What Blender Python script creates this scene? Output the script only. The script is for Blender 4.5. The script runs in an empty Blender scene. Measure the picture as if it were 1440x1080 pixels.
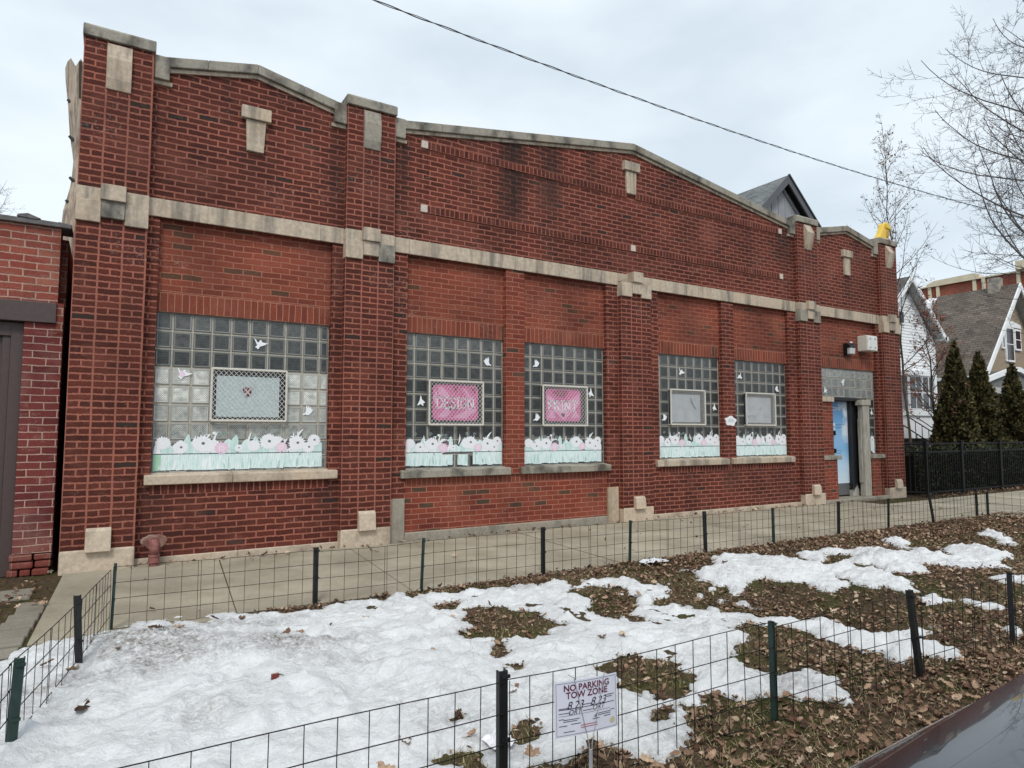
import bpy, bmesh, math, random
import numpy as np
from mathutils import Vector, Matrix
sc = bpy.context.scene
COL = sc.collection
rad = math.radians

# ------------------------------------------------------------------ camera
YAW, PIT = 0.546537, 0.0735631
cy_, sy_, cp_, sp_ = math.cos(YAW), math.sin(YAW), math.cos(PIT), math.sin(PIT)
fw = Vector((sy_*cp_, cy_*cp_, sp_)); rt = Vector((cy_, -sy_, 0)); up = rt.cross(fw)
cam = bpy.data.objects.new('camera', bpy.data.cameras.new('camera'))
COL.objects.link(cam)
mw = Matrix((rt, up, -fw)).transposed().to_4x4(); mw.translation = Vector((0, -8, 1.40))
cam.matrix_world = mw
cam.data.sensor_width = 36; cam.data.lens = 931.12/1440*36
cam.data.clip_start = 0.05; cam.data.clip_end = 2000
sc.camera = cam

# ------------------------------------------------------------------ sky and sun
W = bpy.data.worlds.new('World'); sc.world = W; W.use_nodes = True
nt = W.node_tree; nt.nodes.clear()
def N(nt, t, **k):
    n = nt.nodes.new(t)
    for a, v in k.items(): setattr(n, a, v)
    return n
wo = N(nt, 'ShaderNodeOutputWorld'); mx = N(nt, 'ShaderNodeMixShader'); mx.inputs[0].default_value = 0.93
b1 = N(nt, 'ShaderNodeBackground'); b1.inputs[1].default_value = 0.08
sky = N(nt, 'ShaderNodeTexSky', sky_type='NISHITA', sun_disc=False)
sky.sun_elevation = rad(48); sky.sun_rotation = rad(208)
b2 = N(nt, 'ShaderNodeBackground'); b2.inputs[1].default_value = 0.98
tc = N(nt, 'ShaderNodeTexCoord'); mp = N(nt, 'ShaderNodeMapping'); mp.inputs['Scale'].default_value = (1.6, 1.6, 4.2)
nz = N(nt, 'ShaderNodeTexNoise'); nz.inputs['Scale'].default_value = 1.5; nz.inputs['Detail'].default_value = 6; nz.inputs['Roughness'].default_value = .5
rp = N(nt, 'ShaderNodeValToRGB')
rp.color_ramp.elements[0].position = .36; rp.color_ramp.elements[0].color = (.60, .69, .765, 1)
rp.color_ramp.elements[1].position = .60; rp.color_ramp.elements[1].color = (.775, .85, .905, 1)
L = nt.links.new
L(tc.outputs['Generated'], mp.inputs[0]); L(mp.outputs[0], nz.inputs['Vector']); L(nz.outputs['Fac'], rp.inputs[0])
L(rp.outputs[0], b2.inputs[0]); L(sky.outputs[0], b1.inputs[0]); L(b1.outputs[0], mx.inputs[1]); L(b2.outputs[0], mx.inputs[2]); L(mx.outputs[0], wo.inputs[0])
sd = bpy.data.lights.new('sun', 'SUN'); sd.energy = 1.55; sd.angle = rad(14); sd.color = (1, .96, .9)
so = bpy.data.objects.new('sun', sd); COL.objects.link(so)
so.rotation_euler = Vector((0.36, 0.62, -0.80)).to_track_quat('-Z', 'Y').to_euler()
sc.view_settings.view_transform = 'Standard'; sc.view_settings.look = 'None'
sc.view_settings.exposure = 0.32; sc.view_settings.gamma = 1
sc.cycles.max_bounces = 6

# ------------------------------------------------------------------ materials
def lk(nt, a, b): nt.links.new(a, b)
def newmat(name):
    m = bpy.data.materials.new(name); m.use_nodes = True
    nt = m.node_tree; b = nt.nodes['Principled BSDF']
    return m, nt, b
def math_(nt, op, a, b=None, c=None):
    n = N(nt, 'ShaderNodeMath', operation=op)
    for i, v in enumerate((a, b, c)):
        if v is None: continue
        if isinstance(v, (int, float)): n.inputs[i].default_value = v
        else: lk(nt, v, n.inputs[i])
    return n.outputs[0]
def mixc(nt, fac, a, b, bt='MIX'):
    n = N(nt, 'ShaderNodeMix', data_type='RGBA', blend_type=bt)
    for s, v in ((n.inputs[0], fac), (n.inputs[6], a), (n.inputs[7], b)):
        if isinstance(v, (int, float)): s.default_value = v
        elif isinstance(v, tuple): s.default_value = v if len(v) == 4 else v+(1,)
        else: lk(nt, v, s)
    return n.outputs[2]
def noise(nt, vec, scale, detail=3, rough=.55, sc3=None):
    n = N(nt, 'ShaderNodeTexNoise'); n.inputs['Scale'].default_value = scale
    n.inputs['Detail'].default_value = detail; n.inputs['Roughness'].default_value = rough
    if sc3:
        m = N(nt, 'ShaderNodeMapping'); m.inputs['Scale'].default_value = sc3
        lk(nt, vec, m.inputs[0]); vec = m.outputs[0]
    lk(nt, vec, n.inputs['Vector'])
    return n.outputs['Fac']
def ramp(nt, fac, stops):
    r = N(nt, 'ShaderNodeValToRGB'); e = r.color_ramp.elements
    while len(e) < len(stops): e.new(.5)
    for x, (p, c) in zip(e, stops):
        x.position = p; x.color = c if len(c) == 4 else tuple(c)+(1,)
    lk(nt, fac, r.inputs[0]); return r.outputs[0]
def obco(nt): return N(nt, 'ShaderNodeTexCoord').outputs['Object']
def uvco(nt): return N(nt, 'ShaderNodeUVMap', uv_map='UVMap').outputs[0]
def bump(nt, b, h, strength=.5, dist=.01):
    n = N(nt, 'ShaderNodeBump'); n.inputs['Strength'].default_value = strength; n.inputs['Distance'].default_value = dist
    lk(nt, h, n.inputs['Height']); lk(nt, n.outputs[0], b.inputs['Normal'])

def brick_mat(name, pal, mortar, bw=.213, row=.069, ms=.0100, stripw=None, rough_amt=.011, odd=None, oddp=.1, stain=0.0, seedoff=0, patch=None, msm=.25, boff=.5):
    m, nt, b = newmat(name)
    uv = uvco(nt)
    mpn = N(nt, 'ShaderNodeMapping'); mpn.inputs['Location'].default_value = (seedoff*.213, 0, 0); lk(nt, uv, mpn.inputs[0])
    # ragged arrises: displace the lookup by noise
    nn = N(nt, 'ShaderNodeTexNoise'); nn.inputs['Scale'].default_value = 42; nn.inputs['Detail'].default_value = 4; nn.inputs['Roughness'].default_value = .65; lk(nt, uv, nn.inputs['Vector'])
    sub = N(nt, 'ShaderNodeVectorMath', operation='SUBTRACT'); lk(nt, nn.outputs['Color'], sub.inputs[0]); sub.inputs[1].default_value = (.5, .5, .5)
    scl = N(nt, 'ShaderNodeVectorMath', operation='MULTIPLY'); lk(nt, sub.outputs[0], scl.inputs[0]); scl.inputs[1].default_value = (rough_amt*.9, rough_amt*1.9, 0)
    n2 = N(nt, 'ShaderNodeTexNoise'); n2.inputs['Scale'].default_value = 5; n2.inputs['Detail'].default_value = 1; lk(nt, uv, n2.inputs['Vector'])
    sub2 = N(nt, 'ShaderNodeVectorMath', operation='SUBTRACT'); lk(nt, n2.outputs['Color'], sub2.inputs[0]); sub2.inputs[1].default_value = (.5, .5, .5)
    scl2 = N(nt, 'ShaderNodeVectorMath', operation='MULTIPLY'); lk(nt, sub2.outputs[0], scl2.inputs[0]); scl2.inputs[1].default_value = (.016, .016, 0)
    add = N(nt, 'ShaderNodeVectorMath', operation='ADD'); lk(nt, mpn.outputs[0], add.inputs[0]); lk(nt, scl.outputs[0], add.inputs[1])
    add2 = N(nt, 'ShaderNodeVectorMath', operation='ADD'); lk(nt, add.outputs[0], add2.inputs[0]); lk(nt, scl2.outputs[0], add2.inputs[1])
    vec = add2.outputs[0]
    bt = N(nt, 'ShaderNodeTexBrick'); bt.offset = boff; bt.offset_frequency = 2
    lk(nt, vec, bt.inputs['Vector'])
    bt.inputs['Color1'].default_value = (0, 0, 0, 1); bt.inputs['Color2'].default_value = (1, 1, 1, 1); bt.inputs['Mortar'].default_value = (.5, .5, .5, 1)
    bt.inputs['Scale'].default_value = 1; bt.inputs['Mortar Size'].default_value = ms; bt.inputs['Mortar Smooth'].default_value = msm
    bt.inputs['Bias'].default_value = 0; bt.inputs['Brick Width'].default_value = bw; bt.inputs['Row Height'].default_value = row
    mask = bt.outputs['Fac']
    if stripw:
        sp = N(nt, 'ShaderNodeSeparateXYZ'); lk(nt, vec, sp.inputs[0])
        mo = math_(nt, 'FLOORED_MODULO', sp.outputs[0], stripw)
        mn = math_(nt, 'MINIMUM', mo, math_(nt, 'SUBTRACT', stripw, mo))
        mask = math_(nt, 'MAXIMUM', mask, math_(nt, 'LESS_THAN', mn, ms*.9))
    sepc = N(nt, 'ShaderNodeSeparateColor'); lk(nt, bt.outputs['Color'], sepc.inputs[0])
    rnd = sepc.outputs[0]
    col = ramp(nt, rnd, [(i/(len(pal)-1), c) for i, c in enumerate(pal)])
    if odd:
        # a few odd coloured bricks, chosen from the per brick random value
        fr = math_(nt, 'FRACT', math_(nt, 'MULTIPLY', rnd, 37.77))
        col = mixc(nt, math_(nt, 'LESS_THAN', fr, oddp), col, odd)
    fine = noise(nt, uv, 60, 4, .7)
    col = mixc(nt, 1, col, ramp(nt, fine, [(.25, (.62, .6, .6)), (.7, (1.25, 1.22, 1.2))]), 'MULTIPLY')
    mcol = mixc(nt, noise(nt, uv, 9, 4), tuple(c*.78 for c in mortar), tuple(min(1, c*1.2) for c in mortar))
    col = mixc(nt, mask, col, mcol)
    tone = noise(nt, uv, .9, 4, .55); col = mixc(nt, 1, col, ramp(nt, tone, [(.3, (.62, .62, .64)), (.5, (1, 1, 1)), (.72, (1.28, 1.2, 1.15))]), 'MULTIPLY')
    smear = noise(nt, uv, 6.5, 5, .7, (1, 2.2, 1)); col = mixc(nt, math_(nt, 'MULTIPLY', ramp(nt, smear, [(.58, (0, 0, 0)), (.70, (1, 1, 1))]), .45), col, tuple(c*.8 for c in mortar))
    # smeared mortar / bloom and soot patches that belong to the wall
    big = noise(nt, uv, 1.3, 5, .6)
    col = mixc(nt, math_(nt, 'MULTIPLY', ramp(nt, big, [(.52, (0, 0, 0)), (.75, (1, 1, 1))]), .38), col, mortar)
    eff = math_(nt, 'MULTIPLY', ramp(nt, noise(nt, uv, 1.7, 3, .5), [(.56, (0, 0, 0)), (.68, (1, 1, 1))]), ramp(nt, noise(nt, uv, 26, 4, .7), [(.54, (0, 0, 0)), (.62, (1, 1, 1))]))
    col = mixc(nt, math_(nt, 'MULTIPLY', eff, .32), col, (.50, .38, .34))
    if stain:
        st = noise(nt, uv, 1.0, 4, .6, (2.2, .25, 1))
        col = mixc(nt, math_(nt, 'MULTIPLY', ramp(nt, st, [(.56, (0, 0, 0)), (.72, (1, 1, 1))]), stain), col, (.025, .018, .016))
    if patch:
        g = N(nt, 'ShaderNodeSeparateXYZ'); lk(nt, uv, g.inputs[0])
        for (x0, x1, z0, z1, amt) in patch:
            jx = math_(nt, 'ADD', g.outputs[0], math_(nt, 'MULTIPLY', math_(nt, 'SUBTRACT', noise(nt, uv, 7, 3), .5), .16))
            cx = math_(nt, 'SUBTRACT', 1, math_(nt, 'MINIMUM', 1, math_(nt, 'ABSOLUTE', math_(nt, 'DIVIDE', math_(nt, 'SUBTRACT', jx, (x0+x1)/2), (x1-x0)/2))))
            cz = math_(nt, 'MULTIPLY', math_(nt, 'GREATER_THAN', g.outputs[1], z0), math_(nt, 'LESS_THAN', g.outputs[1], z1))
            fz = math_(nt, 'MINIMUM', 1, math_(nt, 'MULTIPLY', math_(nt, 'MAXIMUM', 0, math_(nt, 'SUBTRACT', g.outputs[1], z0)), 1.6))
            f = math_(nt, 'MULTIPLY', math_(nt, 'MULTIPLY', math_(nt, 'POWER', cx, .6), cz), math_(nt, 'MULTIPLY', fz, amt))
            col = mixc(nt, math_(nt, 'MULTIPLY', f, math_(nt, 'MULTIPLY', noise(nt, uv, 14, 4, .7), 1.7)), col, (.022, .017, .015))
    lk(nt, col, b.inputs['Base Color']); b.inputs['Roughness'].default_value = .82; b.inputs['Specular IOR Level'].default_value = .25
    h = math_(nt, 'SUBTRACT', 1, mask); h = math_(nt, 'ADD', h, math_(nt, 'MULTIPLY', fine, .9))
    bump(nt, b, h, .9, .010)
    return m

def stone_mat(name, c, dark=(.05, .05, .045), amt=.35, scale=3.0, streak=False):
    m, nt, b = newmat(name); o = N(nt, 'ShaderNodeNewGeometry').outputs['Position']
    f = noise(nt, o, scale*9, 5, .65); g = noise(nt, o, scale, 5, .6, (1, 1, .6) if not streak else (2.5, 2.5, .3))
    col = mixc(nt, 1, c, ramp(nt, f, [(.25, (.72, .72, .72)), (.75, (1.2, 1.18, 1.15))]), 'MULTIPLY')
    col = mixc(nt, math_(nt, 'MULTIPLY', ramp(nt, g, [(.47, (0, 0, 0)), (.66, (1, 1, 1))]), amt), col, dark)
    warm = noise(nt, o, 1.7, 3)
    col = mixc(nt, math_(nt, 'MULTIPLY', ramp(nt, warm, [(.5, (0, 0, 0)), (.7, (1, 1, 1))]), .25), col, (c[0]*1.05, c[1]*.85, c[2]*.62))
    lk(nt, col, b.inputs['Base Color']); b.inputs['Roughness'].default_value = .85; b.inputs['Specular IOR Level'].default_value = .2
    bump(nt, b, f, .5, .006); return m

def plain(name, c, rough=.5, metal=0, var=.12, scale=25, spec=.4, bumpamt=.15, coat=0):
    m, nt, b = newmat(name); o = obco(nt)
    f = noise(nt, o, scale, 4, .6)
    col = mixc(nt, 1, c, ramp(nt, f, [(.3, (1-var,)*3), (.7, (1+var,)*3)]), 'MULTIPLY')
    lk(nt, col, b.inputs['Base Color']); b.inputs['Roughness'].default_value = rough; b.inputs['Metallic'].default_value = metal
    b.inputs['Specular IOR Level'].default_value = spec; b.inputs['Coat Weight'].default_value = coat; b.inputs['Coat Roughness'].default_value = .03
    if bumpamt: bump(nt, b, f, bumpamt, .003)
    return m

def attr_mat(name, stops, rough=.75, spec=.2, attr='shade', trans=0, noise_amt=.0):
    m, nt, b = newmat(name)
    a = N(nt, 'ShaderNodeAttribute', attribute_name=attr)
    col = ramp(nt, a.outputs['Fac'], stops)
    if noise_amt:
        f = noise(nt, obco(nt), 60, 3)
        col = mixc(nt, 1, col, ramp(nt, f, [(.3, (1-noise_amt,)*3), (.7, (1+noise_amt,)*3)]), 'MULTIPLY')
    lk(nt, col, b.inputs['Base Color']); b.inputs['Roughness'].default_value = rough; b.inputs['Specular IOR Level'].default_value = spec
    return m

DK = [(.056, .0150, .0112), (.110, .0275, .0190), (.080, .0200, .0142), (.138, .0370, .0245), (.066, .0175, .0128), (.120, .0280, .0190)]
MORT = (.325, .119, .083)
PAN = [(3.7, 4.9, 3.9, 6.1, .0)]
M = {}
M['brick'] = brick_mat('dark_red_brick', DK, MORT, stain=.35, odd=(.040, .024, .020), oddp=.018,
                       patch=[(3.10, 3.36, 4.3, 5.32, .85), (4.70, 5.2, 4.15, 6.0, .95), (5.35, 5.8, 4.4, 6.0, .7), (6.2, 6.6, 5.0, 6.1, .5), (3.3, 3.7, 4.9, 5.5, .5), (10.9, 11.45, 4.6, 5.35, .6), (2.2, 2.46, 3.9, 5.35, .5), (.25, .62, .1, .845, .55), (2.15, 2.46, .1, .845, .55), (9.2, 9.75, .1, .845, .6), (1.1, 1.6, 4.0, 4.72, .35), (13.0, 13.4, 4.0, 4.72, .4)])
M['pier'] = brick_mat('pier_brick', DK, MORT, stripw=.213, stain=.2, odd=(.040, .026, .021), oddp=.02, rough_amt=.013)
OR = [(.190, .046, .027), (.235, .061, .036), (.155, .039, .025), (.26, .073, .043)]
M['orange'] = brick_mat('orange_brick', OR, (.335, .130, .088), odd=(.10, .05, .03), oddp=.05, ms=.008, rough_amt=.006)
M['orange_soldier'] = brick_mat('orange_soldier_brick', OR, (.39, .175, .12), boff=0, bw=.213, row=.0725, ms=.006, rough_amt=.004, odd=(.09, .05, .03), oddp=.03)
M['newer'] = brick_mat('newer_brick', [(.185, .040, .025), (.235, .057, .034), (.15, .033, .023)], (.38, .155, .105), odd=(.075, .048, .032), oddp=.085, ms=.007, rough_amt=.006)
M['header'] = brick_mat('header_course_brick', DK, MORT, boff=0, bw=.108, row=.0725, ms=.008, rough_amt=.009)
M['garage'] = brick_mat('garage_brick', [(.24, .055, .040), (.30, .080, .055), (.19, .042, .033), (.34, .115, .078)], (.42, .27, .21), bw=.225, row=.074, ms=.0080, rough_amt=.013, stain=.3)
M['garage_dark'] = brick_mat('garage_jamb_brick', [(.15, .032, .030), (.20, .045, .040), (.12, .026, .024)], (.46, .30, .25), bw=.225, row=.074, ms=.006, rough_amt=.006, patch=[(-.80, -.40, .30, .60, .9)])
M['stone'] = stone_mat('limestone', (.52, .435, .345), (.115, .11, .10), .72, 2.6, True)
M['stone_pale'] = stone_mat('pale_limestone', (.54, .45, .355), (.19, .15, .11), .65, 2.8)
M['stone_grey'] = stone_mat('grey_weathered_limestone', (.33, .305, .26), (.04, .04, .037), .85, 3.6)
M['concrete'] = stone_mat('rough_concrete', (.33, .30, .25), (.08, .075, .06), .5, 4)
M['white_stone'] = stone_mat('white_glazed_brick', (.62, .54, .48), (.2, .17, .15), .15, 3)

# ------------------------------------------------------------------ mesh builder
class MB:
    def __init__(s): s.v = []; s.f = []; s.uv = []; s.mi = []; s.sh = []
    def face(s, pts, mi=0, sw=False, uv=None, sh=0.5, uo=(0, 0)):
        i = len(s.v); s.v += [tuple(p) for p in pts]; s.f.append(tuple(range(i, i+len(pts))))
        if uv is None:
            p = [Vector(q) for q in pts]; n = Vector((0, 0, 0))
            for k in range(1, len(p)-1): n += (p[k]-p[0]).cross(p[k+1]-p[0])
            a = [abs(c) for c in n]
            if a[1] >= a[0] and a[1] >= a[2]: uv = [(q.x-uo[0], q.z-uo[1]) for q in p]
            elif a[0] >= a[2]: uv = [(q.y-uo[0], q.z-uo[1]) for q in p]
            else: uv = [(q.x-uo[0], q.y-uo[1]) for q in p]
            if sw: uv = [(b, a_) for a_, b in uv]
        s.uv += uv; s.mi.append(mi); s.sh.append(sh)
    def box(s, x0, x1, y0, y1, z0, z1, mi=0, sw=False, sh=.5, uo=(0, 0), skip=''):
        a, b, c, d = (x0, y0, z0), (x1, y0, z0), (x1, y1, z0), (x0, y1, z0)
        e, f, g, h = (x0, y0, z1), (x1, y0, z1), (x1, y1, z1), (x0, y1, z1)
        for k, q in (('f', (a, b, f, e)), ('r', (b, c, g, f)), ('b', (c, d, h, g)), ('l', (d, a, e, h)), ('t', (e, f, g, h)), ('d', (d, c, b, a))):
            if k not in skip: s.face(q, mi, sw, sh=sh, uo=uo)
    def prism(s, poly, y0, y1, mi=0, axis='y', sh=.5, sw=False):
        # poly: list of (x,z) counter-clockwise seen from -y
        if axis == 'y': P = lambda a, b, y: (a, y, b)
        else: P = lambda a, b, y: (y, a, b)
        s.face([P(a, b, y0) for a, b in poly], mi, sw, sh=sh); s.face([P(a, b, y1) for a, b in reversed(poly)], mi, sw, sh=sh)
        n = len(poly)
        for k in range(n):
            (a, b), (c, d) = poly[k], poly[(k+1) % n]
            s.face([P(a, b, y1), P(c, d, y1), P(c, d, y0), P(a, b, y0)][::-1] if axis != 'y' else [P(a, b, y0), P(a, b, y1), P(c, d, y1), P(c, d, y0)], mi, sw, sh=sh)
    def bar(s, a, b, r, n=4, mi=0, r2=None, sh=.5, ph=.785):
        a = Vector(a); b = Vector(b); d = b-a
        if d.length < 1e-9: return
        d.normalize(); u = d.orthogonal().normalized(); w = d.cross(u); r2 = r if r2 is None else r2
        A = [a+(u*math.cos(ph+2*math.pi*k/n)+w*math.sin(ph+2*math.pi*k/n))*r for k in range(n)]
        B = [b+(u*math.cos(ph+2*math.pi*k/n)+w*math.sin(ph+2*math.pi*k/n))*r2 for k in range(n)]
        for k in range(n): s.face((A[k], A[(k+1) % n], B[(k+1) % n], B[k]), mi, uv=[(0, 0)]*4, sh=sh)
        s.face(A[::-1], mi, uv=[(0, 0)]*n, sh=sh); s.face(B, mi, uv=[(0, 0)]*n, sh=sh)
    def tube(s, pts, rr, n=5, mi=0, sh=.5):
        pts = [Vector(p) for p in pts]; m = len(pts)
        if not hasattr(rr, '__len__'): rr = [rr]*m
        base = len(s.v); u = None
        for i, p in enumerate(pts):
            d = (pts[min(i+1, m-1)]-pts[max(i-1, 0)]).normalized()
            u = (d.orthogonal() if u is None else (u-d*u.dot(d))).normalized(); w = d.cross(u)
            for k in range(n):
                t = 2*math.pi*k/n; s.v.append(tuple(p+(u*math.cos(t)+w*math.sin(t))*rr[i]))
        for i in range(m-1):
            for k in range(n):
                s.f.append((base+i*n+k, base+i*n+(k+1) % n, base+(i+1)*n+(k+1) % n, base+(i+1)*n+k)); s.mi.append(mi); s.sh.append(sh)
                s.uv += [(k/n, i), ((k+1)/n, i), ((k+1)/n, i+1), (k/n, i+1)]
        s.f.append(tuple(base+k for k in range(n))[::-1]); s.f.append(tuple(base+(m-1)*n+k for k in range(n)))
        for _ in range(2): s.mi.append(mi); s.sh.append(sh); s.uv += [(0, 0)]*n
    def build(s, name, mats, parent=None, smooth=False, bevel=0, merge=False):
        me = bpy.data.meshes.new(name); me.from_pydata(s.v, [], s.f); me.update()
        if not isinstance(mats, (list, tuple)): mats = [mats]
        for m in mats: me.materials.append(m)
        me.polygons.foreach_set('material_index', s.mi)
        ul = me.uv_layers.new(name='UVMap'); ul.data.foreach_set('uv', np.array(s.uv, dtype=np.float32).ravel())
        at = me.attributes.new('shade', 'FLOAT', 'FACE'); at.data.foreach_set('value', np.array(s.sh, dtype=np.float32))
        if smooth: me.polygons.foreach_set('use_smooth', [True]*len(s.f))
        if merge or bevel:
            bm = bmesh.new(); bm.from_mesh(me); bmesh.ops.remove_doubles(bm, verts=bm.verts, dist=1e-5)
            bmesh.ops.recalc_face_normals(bm, faces=bm.faces); bm.to_mesh(me); bm.free()
        o = bpy.data.objects.new(name, me); COL.objects.link(o)
        if parent: o.parent = parent; o.matrix_parent_inverse = Matrix.Translation(parent.location).inverted()
        if bevel:
            b = o.modifiers.new('bevel', 'BEVEL'); b.width = bevel; b.segments = 2; b.limit_method = 'ANGLE'; b.angle_limit = rad(40)
        return o

def tag(o, label=None, cat=None, group=None, kind=None):
    if label: o['label'] = label
    if cat: o['category'] = cat
    if group: o['group'] = group
    if kind: o['kind'] = kind
    return o
def thing(name, loc, label, cat, group=None):
    o = bpy.data.objects.new(name, None); o.location = loc; o.empty_display_size = .2; COL.objects.link(o)
    return tag(o, label, cat, group)

def raw(name, V, F, mats, shade=None, smooth=False, parent=None, dom='FACE'):
    me = bpy.data.meshes.new(name)
    V = np.asarray(V, dtype=np.float32); F = np.asarray(F, dtype=np.int32)
    k = F.shape[1]
    me.vertices.add(len(V)); me.vertices.foreach_set('co', V.ravel())
    me.loops.add(F.size); me.loops.foreach_set('vertex_index', F.ravel())
    me.polygons.add(len(F)); me.polygons.foreach_set('loop_start', np.arange(0, F.size, k, dtype=np.int32))
    try: me.polygons.foreach_set('loop_total', np.full(len(F), k, dtype=np.int32))
    except Exception: pass
    me.update(calc_edges=True); me.validate()
    if not isinstance(mats, (list, tuple)): mats = [mats]
    for m in mats: me.materials.append(m)
    if shade is not None:
        at = me.attributes.new('shade', 'FLOAT', dom); at.data.foreach_set('value', np.asarray(shade, dtype=np.float32))
    if smooth: me.polygons.foreach_set('use_smooth', [True]*len(F))
    o = bpy.data.objects.new(name, me); COL.objects.link(o)
    if parent: o.parent = parent; o.matrix_parent_inverse = Matrix.Translation(parent.location).inverted()
    return o

def text_faces(mb, s, size, origin, xd, yd, mi=0, align='CENTER', shear=0, off=0.0, space=1.0):
    cu = bpy.data.curves.new('tmp', 'FONT'); cu.body = s; cu.size = size; cu.align_x = align; cu.align_y = 'CENTER'; cu.shear = shear; cu.offset = off; cu.space_character = space; cu.resolution_u = 3
    ob = bpy.data.objects.new('tmp', cu); COL.objects.link(ob)
    dg = bpy.context.evaluated_depsgraph_get(); dg.update()
    me = bpy.data.meshes.new_from_object(ob.evaluated_get(dg))
    o = Vector(origin); xd = Vector(xd); yd = Vector(yd)
    for p in me.polygons:
        mb.face([o+xd*me.vertices[i].co.x+yd*me.vertices[i].co.y for i in p.vertices], mi, uv=[(0, 0)]*len(p.vertices))
    bpy.data.objects.remove(ob); bpy.data.curves.remove(cu); bpy.data.meshes.remove(me)
def stroke(mb, pts, w, mi, y):
    # flat strokes in a wall plane: pts are (x,z)
    for (a, b), (c, d) in zip(pts, pts[1:]):
        dx, dz = c-a, d-b; l = math.hypot(dx, dz) or 1; nx, nz = -dz/l*w/2, dx/l*w/2
        ex, ez = dx/l*w*.3, dz/l*w*.3
        mb.face([(a-nx-ex, y, b-nz-ez), (c-nx+ex, y, d-nz+ez), (c+nx+ex, y, d+nz+ez), (a+nx-ex, y, b+nz-ez)][::1], mi, uv=[(0, 0)]*4)

# ------------------------------------------------------------------ ground, road, sidewalk
def ground_mat():
    m, nt, b = newmat('soil_and_dead_grass'); o = N(nt, 'ShaderNodeNewGeometry').outputs['Position']
    f = noise(nt, o, 22, 6, .7); g = noise(nt, o, 2.2, 4)
    c = ramp(nt, f, [(.25, (.035, .024, .016)), (.5, (.085, .058, .036)), (.75, (.17, .125, .08))])
    gr = ramp(nt, f, [(.25, (.03, .03, .012)), (.6, (.085, .08, .03)), (.8, (.15, .135, .06))])
    c = mixc(nt, ramp(nt, g, [(.45, (0, 0, 0)), (.6, (1, 1, 1))]), c, gr)
    lk(nt, c, b.inputs['Base Color']); b.inputs['Roughness'].default_value = .95; b.inputs['Specular IOR Level'].default_value = .1
    bump(nt, b, f, 1, .03); return m
def walk_mat(name, c):
    m, nt, b = newmat(name); o = N(nt, 'ShaderNodeNewGeometry').outputs['Position']
    f = noise(nt, o, 70, 4, .75); g = noise(nt, o, 1.4, 6, .6); h = noise(nt, o, 9, 4, .7)
    col = mixc(nt, 1, c, ramp(nt, f, [(.3, (.78, .78, .78)), (.7, (1.16, 1.15, 1.13))]), 'MULTIPLY')
    col = mixc(nt, 1, col, ramp(nt, g, [(.3, (.66, .64, .60)), (.7, (1.1, 1.1, 1.1))]), 'MULTIPLY')
    col = mixc(nt, math_(nt, 'MULTIPLY', ramp(nt, h, [(.6, (0, 0, 0)), (.75, (1, 1, 1))]), .35), col, (.13, .11, .09))
    sa = N(nt, 'ShaderNodeAttribute', attribute_name='shade').outputs['Fac']; col = mixc(nt, 1, col, ramp(nt, sa, [(0, (.82, .82, .81)), (1, (1.14, 1.14, 1.13))]), 'MULTIPLY')
    edge = noise(nt, o, .55, 5, .7); col = mixc(nt, math_(nt, 'MULTIPLY', ramp(nt, edge, [(.5, (0, 0, 0)), (.62, (1, 1, 1))]), .22), col, (.20, .17, .14))
    lk(nt, col, b.inputs['Base Color']); b.inputs['Roughness'].default_value = .9; b.inputs['Specular IOR Level'].default_value = .2
    bump(nt, b, f, .5, .004); return m
M['soil'] = ground_mat(); M['walk'] = walk_mat('sidewalk_concrete', (.43, .385, .305)); M['walk_old'] = walk_mat('old_concrete', (.30, .275, .235))
M['asphalt'] = plain('asphalt', (.05, .05, .052), .9, scale=80, var=.4, bumpamt=.5)
M['crack'] = plain('crack_dirt', (.035, .028, .02), .95)

g = MB(); g.face([(-150, -7.05, -.004), (200, -7.05, -.004), (200, 260, -.004), (-150, 260, -.004)])
tag(g.build('ground', M['soil']), kind='structure')
g = MB(); g.face([(-150, -60, -.15), (200, -60, -.15), (200, -7.2, -.15), (-150, -7.2, -.15)])
tag(g.build('road', M['asphalt']), kind='structure')
g = MB()
for k in range(-16, 24): g.box(k*2.4+.004, k*2.4+2.396, -7.2, -7.05, -.16, .0)
tag(g.build('curb', M['walk_old'], bevel=.02), kind='structure')

random.seed(4)
g = MB()
xs = [-.33, 1.1, 2.55, 4.95, 6.9, 9.0, 11.0, 13.0, 15.0, 17.0, 19, 21, 23, 25, 27, 29, 31, 33, 35]
for a, b in zip(xs, xs[1:]):
    sk = .10 if b < 8 else .05; ska = .10 if a < 8 and a > 0 else .05 if a > 0 else .04
    y0 = -2.52 if a < 0 else -2.44; y1 = .022
    h = .012+random.uniform(-.003, .003); e = .006
    for (ya, yb) in ((y0, y1),) if b < 14 else ((-2.44, -.62),):
        p = [(a-ska*2+e if ya < -1 else a+e, ya), (b-sk*2-e, ya), (b-e, yb), (a+e, yb)]
        top = [(x, y, h) for x, y in p]; bot = [(x, y, -.02) for x, y in p]
        sh_ = random.uniform(.25, .75); g.face(top, sh=sh_)
        for k in range(4): g.face([bot[k], bot[(k+1) % 4], top[(k+1) % 4], top[k]])
walk = g.build('sidewalk', M['walk'], bevel=.004); tag(walk, kind='structure')
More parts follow.
